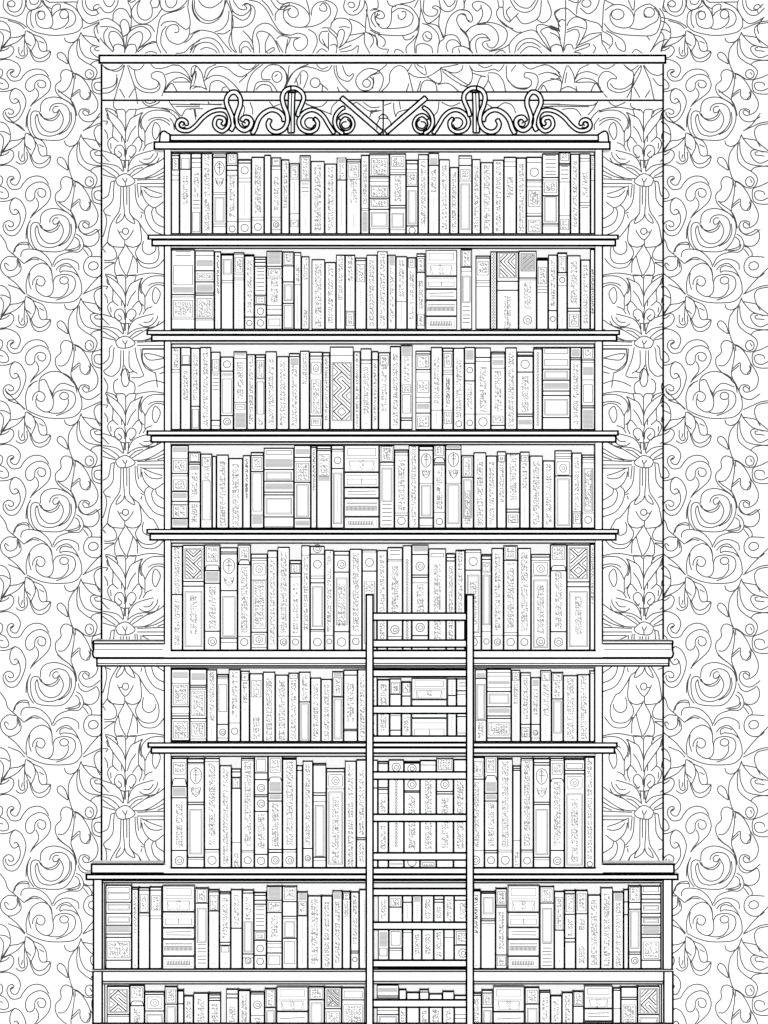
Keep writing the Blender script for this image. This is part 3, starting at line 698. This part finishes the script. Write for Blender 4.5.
def make_book(px0, px1, pyt, z0, toks, fy, Yf, rng, depth, pyb=None):
    m = MB(); X0, X1 = wx(px0,Yf), wx(px1,Yf); z1 = wz(pyt,Yf)
    m.inked(X0, X1, Yf, Yf+.012, z0, z1, .98*S, tz=1.4*S)
    t = min(.0028, (X1-X0)*.18)
    if pyb is None:      # standing: boards at the sides, pages between
        m.box(X0+.0003, X0+t, Yf+.011, Yf+depth, z0, z1-.0004, WH); m.box(X1-t, X1-.0003, Yf+.011, Yf+depth, z0, z1-.0004, WH)
        m.box(X0+t, X1-t, Yf+.011, Yf+depth-.005, z0+.002, z1-.0022, WH)
    else:                # lying flat: boards above and below
        m.box(X0, X1, Yf+.011, Yf+depth, z0, z0+.003, WH); m.box(X0, X1, Yf+.011, Yf+depth, z1-.003, z1, WH)
        m.box(X0+.004, X1-.004, Yf+.011, Yf+depth-.005, z0+.003, z1-.003, WH)
    decorate(m, px0, px1, toks, fy, Yf-.0003, rng)
    return m.build('book')
COUNT = 0
def row(r, Y, segs, depth=.13):
    """segs: (origin x, origin y, scale, list of 'x0 x1 top | marks' or 'pile x0 x1 | y y y ..')"""
    global COUNT
    n = 0; piles = 0; rn = ROWN[r]; z0 = Z[r] + .0002
    total = []
    for ox, oy, sc, lines in segs:
        for ln in lines.strip().split('\n'):
            ln = ln.strip()
            if ln: total.append((ox, oy, sc, ln))
    def span(s_):
        h = s_[3].split('|')[0].split(); h = h[1:] if h[0] == 'pile' else h
        return s_[0] + float(h[0])/s_[2], s_[0] + float(h[1])/s_[2]
    for ti, (ox, oy, sc, ln) in enumerate(total):
        rng = random.Random(r*1000 + n*7 + piles)
        head, _, marks = ln.partition('|'); hd = head.split(); toks = marks.split()
        fy = lambda q, oy=oy, sc=sc: oy + q/sc
        if hd[0] == 'pile':
            piles += 1; x0, x1 = ox+float(hd[1])/sc, ox+float(hd[2])/sc
            ys = [oy + float(q)/sc for q in toks]; zz = z0
            where = 'in the pile' if r in (2,4,6) else ('in pile left of ladder' if x0 < 420 else 'in pile right of ladder' if x0 < 560 else 'in pile near right end')
            K = len(ys)-1
            for j in range(K-1, -1, -1):
                ya, yb = ys[j], ys[j+1]
                dsg = j if K > 3 else (0, 2, 1)[j] if K == 3 else j
                m = MB(); X0, X1 = wx(x0,Y), wx(x1,Y); zt = wz(ya, Y)
                m.inked(X0, X1, Y, Y+.012, zz, zt, .95*S)
                m.box(X0, X1, Y+.011, Y+depth, zz, zz+.003, WH); m.box(X0, X1, Y+.011, Y+depth, zt-.003, zt, WH)
                m.box(X0+.004, X1-.004, Y+.011, Y+depth-.005, zz+.003, zt-.003, WH)
                YY = Y-.0003; h = yb-ya; wd = x1-x0; yb_ = min(yb, ya+26)
                if dsg == 0:
                    rect(m, x0+3.5, x1-3.5, ya+h*.12, ya+h*.38, YY, .5); m.ribbon([(x0+1.5,ya+h*.5),(x1-1.5,ya+h*.5)], .5, YY, GR); m.ribbon([(x0+2,ya+h*.56),(x1-2,ya+h*.56)], .4, YY, PA)
                    rect(m, x0+5, x1-5, ya+h*.6, ya+h*.92, YY, .4); squig(m, (x0+x1)/2-2.5, (x0+x1)/2+2.5, ya+h*.58, ya+h*.92, YY, rng); f = 'boxed emblem under an empty title frame'
                    m.ribbon([(x0+5,ya+h*.6),(x0+7,ya+h*.9)], .4, YY, GR); m.ribbon([(x1-5,ya+h*.6),(x1-7,ya+h*.9)], .4, YY, GR)
                elif dsg == 1:
                    rect(m, x0+3, x1-3, ya+h*.45, ya+h*.8, YY, .5); m.ribbon([(x0+2,ya+h*.2),(x1-2,ya+h*.2)], .5, YY, GR); m.ribbon([((x0+x1)/2,ya+h*.45),((x0+x1)/2,ya+h*.75)], .7, YY, GR); f = 'long title frame'
                elif dsg == 2:
                    m.ribbon([(x0+3.5,ya+h*.38),(x1-3.5,ya+h*.33)], .7, YY, GR); m.ribbon([(x0+4,ya+h*.62),(x1-3,ya+h*.64)], .7, YY, GR); f = 'two long lines'
                elif dsg == 3:
                    x = x0+2.5
                    while x < x1-3: m.ribbon([(x,ya+h*.3),(x+.9,ya+h*.22),(x+1.4,ya+h*.32)], .7, YY, GR); x += 1.8
                    m.ribbon([(x0+2,ya+h*.42),(x1-2,ya+h*.42)], .6, YY, GR)
                    x = x0+2.2
                    while x < x1-2.4: m.ribbon([(x,ya+h*.45),(x,ya+h*.68)], .7, YY, GR); x += 1.3
                    f = 'lettering above a hatched bar'
                else:
                    rect(m, x0+2.5, x1-2.5, ya+h*.25, ya+h*.8, YY, .35, PA); x = x0+4.5
                    while x < x1-5: m.ribbon([(x,ya+h*.34),(x+.3,ya+h*.7)], .7, YY, GR); m.ribbon([(x-.3,ya+h*.66),(x+.9,ya+h*.6)], .5, YY, GR); x += 1.6
                    f = 'one line of dark lettering'
                o = m.build('book'); COUNT += 1
                pos = ('topmost', 'second down', 'third down', 'fourth down', 'fifth down')[j]
                tag(o, 'flat book, %s, %s %s, %s shelf' % (f.replace(' under an empty title frame', ''), pos, where, rn), 'book', 'books lying in the pile on the %s shelf' % rn)
                zz = zt + .0002
            continue
        n += 1; x0, x1 = span(total[ti])
        if ti and x0 - span(total[ti-1])[1] < 1.6: x0 = (x0 + span(total[ti-1])[1])/2 + .02
        if ti+1 < len(total) and span(total[ti+1])[0] - x1 < 1.6: x1 = (x1 + span(total[ti+1])[0])/2 - .02
        top = oy+float(hd[2])/sc
        # neighbouring outlines share one drawn line
        lo_, hi_ = (171.3, 594.7) if r < 8 else (103.9, 661.4)
        if r < 8 and x0 < lo_+1.6: x0 = lo_
        if r < 8 and x1 > hi_-1.6: x1 = hi_
        x0, x1 = max(x0, lo_), min(x1, hi_)
        o = make_book(x0, x1, top, z0, toks, fy, Y + rng.random()*.0004, rng, depth + rng.uniform(-.015,.015))
        bot = 1024 if r == 9 else (zlev := 0)
        wd = x1-x0; size = 'slim' if wd < 8.5 else 'broad' if wd > 14.5 else 'medium'
        mid = float(hd[2]) + (140 if r == 9 else 200)
        tag(o, '%s book, %s, %s from left on %s shelf' % (size, feat(toks, mid), ordn(n), rn), 'book', 'upright books on the %s shelf' % rn)
        COUNT += 1
Y0 = .012
row(1, Y0, [(160,140,5.12,'''
60 98 66 | k80 l95 x95-150 l155 l180 l205
102 157 66 | l72 r95-148 k150 s180-335 t450
161 211 66 | k93 l115 l140 s165-290 h310-365 r370-470
214 268 66 | s75-470
270 338 68 | g72-85 k90 e105-240 l270 l280 R295-420 l430 l442
342 396 66 | x72-120 k130 k155 l180 s185-390 l418 c455
401 466 97 | k104 k118 c155 l195 l215 t235-380 l405 l418 c450
470 532 85 | k90 s130-375 l395 l410 c445
535 567 75 | k80
570 620 88 | x92-130 l135 l150 s190-360 l395 l410 C433 l460
623 661 98 | k103 s110-355
664 713 118 | k122 x130-190 l200 t215-360 l378 x410-445
716 768 77 | k82 x90-205 l210 h225-270 t285 t400-440'''),
(310,140,5.12,'''
8 73 107 | s130-460
77 135 120 | s140-465
138 186 90 | g92-118 s125-200 k205 t240-440
188 258 97 | k112 x120-190 l200 s200-325 t380-450
262 302 75 | k80 s110-330 l350 l360 g370-470
304 405 68 | l78 x95-180 k187 l195 l212 l235 x240-290 k298 x305-340 k355 R370-445 l455
409 490 68 | k73 x85-135 l150 l165 k178 s185-320 k335 k348 R375-450 l460
494 552 100 | k105 k122 l150 x165-230 k238 R260-430 k440 c463
555 605 72 | k76 l100 s110-440
607 660 66 | l70 g95-130 k130 s150-270 t300-340 t420-465
662 714 98 | k102 s130-460
717 758 138 | s165-470'''),
(460,140,5.12,'''
-5 60 78 | k82 l95 k130 x150-200 l210 R225-460
63 104 97 | s125-465
107 167 113 | k117 s130-465
170 223 100 | k104 s112-465
226 287 85 | k90 l112 l135 s190-290 t395-465
290 338 88 | k94 s110-465
341 419 85 | k90 l115 c165 k205 l215 l240 x258-340 l375 k390 x410-470
423 505 68 | k73 h80-180 k192 l205 x215-270 k285 R290-420 k430 l440
508 564 62 | x65-105 k120 k128 h135-205 l215 t250-360 l388 x405-460
567 610 70 | k74 s110-445
613 667 68 | l95 l108 s165-300 l320 l335 h345-360
669 690 75 | x80-150 l208''')])
row(2, Y0, [(160,236,5.12,'''
62 177 68 | k72 h80-120 r150-250 g262-290 k300 l312 x330-415 l425
181 277 73 | l77 l100 g125-155 k178 x190-225 k235 g250-285 k292 k303 x320-415 l422 l430
280 312 78 | k82 S95-300 t430-460
314 375 88 | k98 R120-195 l228 l240
377 431 83 | k86 l95 x110-185 l195 l215 l225 t240-470
434 481 93 | k103 s125-400 k415 c445
485 543 105 | k120 k135 k155 h165-290 k303 x310-345 k352 c385 k415 c445
547 624 75 | k78 g85-145 k155 l165 x170-205 l215 s220-340 l355 l375 k405 r425-460
629 684 78 | x85-145 k153 k235 R250-330 k345 r355-470
688 722 82 | l100 s150-230 l250 t300-460
725 765 103 | k107 s115-225 s380-465'''),
(310,236,5.12,'''
8 75 118 | k122 s145-465
78 132 133 | k136 s150-465
134 178 95 | k99 s105-330 t350-440
181 231 95 | k100 s105-235 t260-360 l385 x390-460
233 287 110 | k113 k126 x145-235 t270-350
290 343 95 | k99 s125-465
345 396 78 | g81-86 s95-465
399 438 95 | k99 g105-150 s160-450
441 495 103 | k106 s125-310 l335 t340-440
499 543 108 | x115-160 s180-430
546 589 88 | k93 k105 x115-180 k187 s230-370 x400-460
pile 592 753 | 72 206 272 329 411 482'''),
(460,236,5.12,'''
3 62 66 | x75-155 k160 l180 R205-340 h360-460
80 154 100 | k103 k113 x130-200 l228 l240 l258
157 186 78 | m95-470
190 298 78 | X85-215 k232 k278 s310-475 t310-475
302 391 75 | k78 X90-180 k215 l225 s235-380 C430
394 450 115 | k113 k124 x160-245 l260 l275 l290
453 497 95 | k98 s125-360 k382 c425
500 547 83 | k90 x105-185 k188 l200 c225 l255 t420-460
551 616 98 | k102 s130-350 k370 k385 x400-465
619 665 120 | k123 s150-455
668 690 66 | S170-400''')])
row(3, Y0, [(160,334,5.12,'''
62 104 66 | k70 s75-180 l182 l195 t410-470
107 156 66 | k70 r110-155 k160 s190-340 t465
159 203 70 | k74 s100-340 k370 r385-480
206 260 66 | k70 s75-480
262 308 90 | k94 x130-190 l200 h210-290 k442 l470
311 375 115 | k118 c155 k190 g203-215 r230-405 k418 C448
378 444 88 | k91 g95-110 l125 s145-340 l350 x360-385 g405-480
446 487 103 | k106 s115-460
490 538 103 | k108 k120 x135-225 l230 r245-410 s420-470
541 597 88 | k91 s130-470
599 658 113 | k116 s140-470
661 715 98 | k100 k115 g125-160 s160-470
718 763 85 | k88 s100-260'''),
(310,334,5.12,'''
0 63 90 | k94 k113 l128 o145-205 x235-405 k420 x435-470
66 100 92 | k97 k112 s125-440
103 222 64 | k67 l110 X145-445
225 257 88 | s100-470
260 314 73 | k76 k133 l150 s170-410 t460
317 349 88 | k90 k132 s150-440
352 408 93 | k96 x110-160 s165-400
411 462 62 | k64 s100-470
465 525 56 | k60 g65-115 s115-250 x260-300 r310-405 k430 k442
540 617 85 | k88 k102 x110-170 k182 l195 x240-300 l325 l350 g360-385 k405 x420-475
620 677 66 | k70 s120-360 l390 t400-460
680 732 70 | k72 k88 x100-170 l185 l195 l208 S225-370 l390 x400-460
735 788 70 | s125-430 c460'''),
(460,334,5.12,'''
25 76 66 | k70 g85-130 k150 c185 k240 s255-395 l410 c455
79 156 68 | k72 k120 l140 s170-395 l410 c450
160 230 90 | k92 k102 l118 g135-160 l175 s190-390 x420-455 k468
233 290 68 | k71 s90-470
293 374 90 | k93 k108 k115 c155 k195 s215-400 k410 k422 g440-465
377 420 66 | k70 k77 m100-470
423 562 66 | k69 r75-100 r130-160 k180 R190-230 k237 g252-280 k292 k315 R335-415 k428
566 620 66 | g80-115 k122 k132 s155-470
623 688 66 | x75-125 k133 l145 g170-210 l235 r260-350 k368 k378 g390-480''')])
row(4, Y0, [(160,432,5.12,'''
62 143 66 | g80-105 l135 x145-200 k212 l225 x245-300 k305 g315-340 k355 l370 x375-440 k443 g450-480
148 206 100 | k103 x110-150 k155 k165 g175-195 s210-340 k357 s370-470
209 266 110 | k113 x130-175 s180-240 r250-450 t465
268 288 122 | k125
290 350 115 | k118 s150-485
353 422 133 | k136 s165-480
425 463 118 | k121 S135-345
465 529 103 | k105 k120 x130-190 k202 r210-405 l425 g430-470
533 684 80 | r95-115 g140-180 k192 R205-245 k252 g265-295 k308 k322 R340-420 k435 l485
688 770 66 | g90-115 k130 l150 x160-250 k258 R270-435 k442 g455-480'''),
(310,432,5.12,'''
6 33 68 | k80 S90-300 t300-460
36 107 68 | k85 k95 x115-225 g228-250
111 172 66 | k88 l98 c145 k187 R210-470 t250-400
pile 175 354 | 67 206 284 339 434 495
357 430 66 | x75-150 k155 l170 R185-355 h370-485
434 503 90 | k92 k103 l118 s145-405 l415 l428 c455
506 556 66 | k70 s75-480
559 630 66 | k75 k93 e105-240 l265 R275-430 k440 l480
633 692 66 | x70-120 n135-152 k158 k168 s180-395 l412 c458
695 774 66 | g68-85 k90 e100-240 l262 R270-470'''),
(460,432,5.12,'''
9 68 118 | k122 x130-225 k232 R245-440 s300-470
71 133 103 | k107 s140-480
136 188 120 | k123 s155-480
191 235 98 | k102 x120-150 s155-360
238 305 108 | k111 s115-355 k395 k410 x425-465
308 355 100 | k103 x120-150 s160-290 t300-460
358 422 120 | k124 s150-480
426 483 145 | k148 s165-480
486 571 93 | k97 l110 l125 l135 o150-220 k225 R240-480
574 622 105 | k108 s130-400 l408 x415-470
625 686 115 | k118 k130 l140 l158 R185-405 s200-380 l415 c450''')])
row(5, Y0, [(160,535,5.12,'''
62 113 55 | s60-300 k305 s330-570
118 225 50 | k54 X70-225 k238 k262 R288-572 s310-510
229 306 48 | k52 x60-135 n158-178 k182 g190-240 k247 s265-480 k493 C545
311 395 62 | k66 k87 k97 e115-265 k285 R315-520 k528 l550
399 463 48 | k52 x65-125 n132-150 k152 s165-500 l520 c548
468 548 95 | k98 k118 l130 o145-205 l230 x235-480 k498 o510-560 l575
552 600 78 | k80 l115 s125-560
603 662 60 | k64 s85-500 l518 C548
666 722 128 | k130 k146 x150-190 k197 l215 s250-500 l520 c548'''),
(300,535,5.12,'''
8 50 52 | k56 l103 s115-490 t540-570
53 125 55 | k58 C70 k98 c150 l210 l222 k245 R265-470 k485 l495 c548
128 171 75 | k78 s85-155 s175-495 l515 c545
175 252 80 | k84 k103 C150 k190 R220-460 s250-470 k495 c548
255 316 70 | k73 s95-490 l513 c545
319 392 73 | k77 l87 c140 k185 x240-555
396 445 77 | k80 s105-560
448 524 62 | k64 h80-105 l125 l133 s160-410 C485 l520
527 571 52 | k55 m130-560
573 656 48 | g55-85 k100 C160 k205 k217 l245 s255-430 C473 k515
660 746 68 | k71 r95-112 s150-570
750 795 94 | k95 k115 k133 s160-560
797 843 76 | k78 s85-450'''),
(460,535,5.12,'''
27 108 73 | k76 l90 c135 k180 R205-500 s240-460 l520 c548
111 160 97 | k100 k108 k125 x140-190 R205-460 l495 c545
163 221 66 | k69 s95-495 l513 C548
225 294 52 | x60-125 k130 s145-480 l500 l515 c548
297 362 66 | k69 s90-490 l515 c548
365 460 97 | k100 k113 l130 o140-205 l210 R230-575 s255-505 C546
464 545 48 | k50 x60-125 n160-180 k183 s190-480 k495 C548
549 663 48 | k52 X65-225 k240 k265 R290-572 s315-510
667 692 45 | s65-360''')])
row(6, Y0, [(160,655,5.12,'''
62 150 70 | g90-120 l145 x155-255 k265 l298 k312 k325 x340-425 k438
154 238 70 | g95-130 k155 k165 l175 x185-310 k325 l340 x350-415 l430
241 290 73 | k77 s85-245 s255-340 t350-430
293 350 98 | k100 k112 l122 r150-290 k355 C395 l425
353 411 72 | k76 s90-330 l348 c390
414 457 80 | k83 x95-130 s140-245 t280
460 526 93 | k97 x130-215 s320-430
529 588 85 | k88 s120-440
592 655 100 | k103 s130-440
658 710 90 | k93 x95-120 s130-430
713 769 85 | k88 s100-240 k240 R250-440'''),
(300,655,5.12,'''
56 106 115 | k118 s150-430
109 163 122 | k125 s150-430
166 221 82 | k85 g90-110 x115-210 k215 R225-430
225 293 75 | k77 k103 s145-340 k380 k388
296 341 73 | s100-430
345 394 73 | s100-430'''),
(370,670,6.982,'''
54 135 62 | k70 s100-430
139 218 58 | x85-165 k170 l320 k420
221 287 80 | k82 x90-155 k182 s330-430
pile 290 538 | 58 206 336 505
542 602 58 | t80-170 k178 t330-430
606 704 58 | h90-130 k145 l170 k325 l440'''),
(460,655,5.12,'''
77 134 72 | g95-115 k120 R150-330 l335 s345-420
139 261 70 | l90 l108 g135-150 l165 k187 R200-250 k265 g275-295 k312 k325 x345-410 k425
264 308 75 | k79 x90-130 s140-250 t300-420
311 361 88 | k91 l105 s115-330 k355 x370-420
364 410 113 | k116 g130-160 s175-310 k355 C398 l425
413 467 77 | k81 x90-130 s150-310 t350-420
470 527 86 | k89 x95-130 s140-220 k225 R235-400
530 600 103 | k106 s120-430
603 662 98 | k101 s110-430
666 688 78 | k82 l95''')])
row(7, Y0, [(160,745,5.12,'''
62 138 66 | k68 x90-150 n175-205 k212 g220-260 k270 s290-520 k540 C592
142 225 66 | k72 k90 l97 e110-270 k293 k305 R330-558 k575 l585
229 304 66 | k70 l85 s95-515 k535 l548 c590
307 364 103 | k106 s120-615
368 413 120 | k122 k138 k165 x170-220 k222 l500 s555-620
417 481 66 | k68 l78 s85-515 l540 l548 c590
485 551 50 | g55-70 r75-135 k143 k177 C220 k255 k265 C300 k340 s355-530 k560 c593
555 625 50 | g55-65 x70-140 n168-185 g190-240 k247 g255-280 k287 s300-520 k535 k550 C590
629 698 64 | k68 k74 s85-515 k535 l548 C590
702 729 103 | k106 k130'''),
(300,745,5.12,'''
15 64 80 | k83 s100-510 k530 C580
68 133 92 | k95 k103 k245 k258 l290 R310-570 k575 l590
136 228 118 | k120 k137 o150-215 l225 R240-610 s265-600
231 287 80 | k83 s100-240 s245-620
290 340 72 | k75 l80 s130-465 k475 k485 s500-600
343 397 75 | k78 k220'''),
(370,750,6.982,'''
57 127 78 | k80 k95 k262 k275 l305 s330-430 s530-690
131 235 66 | k68 C120 m215-690 g790-800
239 347 78 | k80 k92 C130 C240 k285 k295 s320-690 c783
351 461 70 | k72 l105 s215-690 x785-810
465 581 55 | x60-135 C240 k290 k307 s340-690
585 674 64 | k66 s220-690'''),
(460,745,5.12,'''
38 123 60 | k65 x85-160 k175 s190-520 l540 C590
127 191 52 | g55-65 x70-140 n160-180 g190-240 k247 g255-280 k287 s300-520 k540 k552 c590
195 268 66 | k68 l75 s85-520 l538 l548 c590
272 309 105 | k107 k120 k130 l490 s550-620
312 374 66 | k70 l78 s85-515 k538 l548 c592
378 459 66 | k72 k90 k103 e115-270 k293 k305 R330-560 k575 l588
463 532 66 | k70 l80 x95-150 n175-188 s190-515 k540 C593
537 637 64 | k68 k75 r95-120 k130 k148 o160-225 R250-615 s275-600
641 688 60 | s65-160 s175-590 c610''')])
Y8 = YC + .012
row(8, Y8, [(90,870,5.12,'''
80 210 75 | r90-115 r122-150 k165 R175-205 k222 R240-270 k283 g290-320 k328 k345 x365-450 k462
217 247 88 | k100 s110-320 t490
250 304 88 | k90 k103 x125-215 k220 l235
307 365 85 | k87 k103 x130-205 l235 l250
pile 371 536 | 80 214 296 354 441 508
540 605 90 | x100-165 k170 R195-370 h380-490
608 661 98 | k103 k112 x130-205 k210 t250-400 t480
664 719 110 | k113 k122 s145-350 k370 k385 r390-420 t480
722 779 98 | k101 s130-290 k298'''),
(235,870,5.12,'''
38 95 100 | k104 k118 s140-250 R265-420 k430 l450 C465
98 160 113 | k130 k155 k175 h185-300 k312 x320-355 k360 c402 k437 c468
163 240 80 | g88-150 k155 x165-210 k218 s235-350 k365 l378 l395 k425 r440-485
244 317 80 | x90-150 k162 k237 l250 R265-345 k350 r365-480
320 371 110 | k113 g120-155 x160-230 k235 t250-350 t390-480
374 441 130 | s150-490
444 497 130 | k133 s165-490
500 548 105 | g110-150 s160-480
551 590 108 | k112 x120-150 s160-250
593 634 110 | k113 s125-380 k415 k425 c458
637 690 98 | k101 t150-480'''),
(365,870,5.12,'''
66 120 104 | s150-250 g320-390 r400-440
124 190 110 | x145-190 k190 r315-385 k400 l412
194 241 108 | k165 t180-250 l320
244 289 112 | g140-165 t180-250 s330-430
292 350 104 | s150-250 s330-430
354 402 110 | k150 k165 s190-250 s320-450
406 455 108 | s150-260 l345
458 545 104 | k155 s170-250 x315-380 k385 C425
548 591 98 | k103 k108 S130-330 t490
595 667 108 | k113 k120 R140-225 k250 k260 l275
670 725 92 | k97 x110-170 k180 k190 s215-410 k435 x445-490'''),
(465,870,6.65,'''
pile 284 495 | 103 281 382 460 573 660
500 592 107 | x125-210 k220 R255-480 h490-640'''),
(550,870,5.486,'''
25 78 115 | k118 x150-330 k330 t500
81 139 110 | k113 k128 x135-230 k243 s270-365 k375 k395 t515
142 206 110 | k113 x130-225 k240 s270-330 s420-520
209 276 135 | k138 s165-525
279 343 95 | k98 s130-525
346 402 118 | k121 g125-170 s180-525
405 429 105 | k108 k175 k245
432 498 85 | k87 x95-165 k178 k215 R225-430 k450 k462 C497
501 609 85 | r92-120 k135 k160 k180 R195-220 k238 k258 R265-290 k303 g310-345 k352 k370 x395-485 k495''')])
row(9, Y8, [(90,870,5.12,'''
86 202 593 | X610-730 k740 l750
205 277 588 | x600-655 n675-692 k695 s705-960
281 380 622 | k637 o650-710 k722 R740-960
384 447 595 | k597 x610-680 k687 R700-960
450 479 612 | k620 k685
482 528 642 | k645 s670-960
531 605 628 | k630 s660-960
608 670 628 | k630 k640 k655 k668 s685-960
697 759 608 | k612 k635 k655 s700-960'''),
(235,870,5.12,'''
18 76 612 | l620 s640-960
80 150 622 | k625 k635 C690 l745 s760-960
153 209 605 | k608 x615-700 k705 R720-960
pile 213 375 | 598 724 820 1000
378 456 595 | x605-660 k665 R680-960
460 544 598 | X610-700 k710 x725-960
548 664 600 | r620-655 k665 x690-960'''),
(365,870,5.12,'''
60 172 586 | g605-625 k645 k655 l720 k740 R750-960
175 211 610 | k612 s720-960
214 277 625 | k628
280 326 610 | k613 k625 s720-960
330 395 632 | k635 s715-960
398 455 620 | k622 s715-960
459 540 640 | k643 l740 l760
545 595 628 | k632 k642 s660-960
599 654 612 | k617 k630 x640-690 k703 R720-960'''),
(465,870,6.65,'''
pile 187 395 | 775 942 1070 1300
402 493 778 | x800-885 k892 R920-1200
497 567 800 | k803 k815 s850-1200
571 641 833 | k836 s860-1200'''),
(550,870,5.486,'''
68 124 670 | k673 s690-1020
127 184 662 | k665 x670-740 k748
pile 187 343 | 635 760 830 1070
347 387 645 | k660 l760
390 477 640 | k642 k698 k710 x740-1000
483 602 635 | X650-790 k793 R810-1000''')])
print('BOOKS', COUNT)
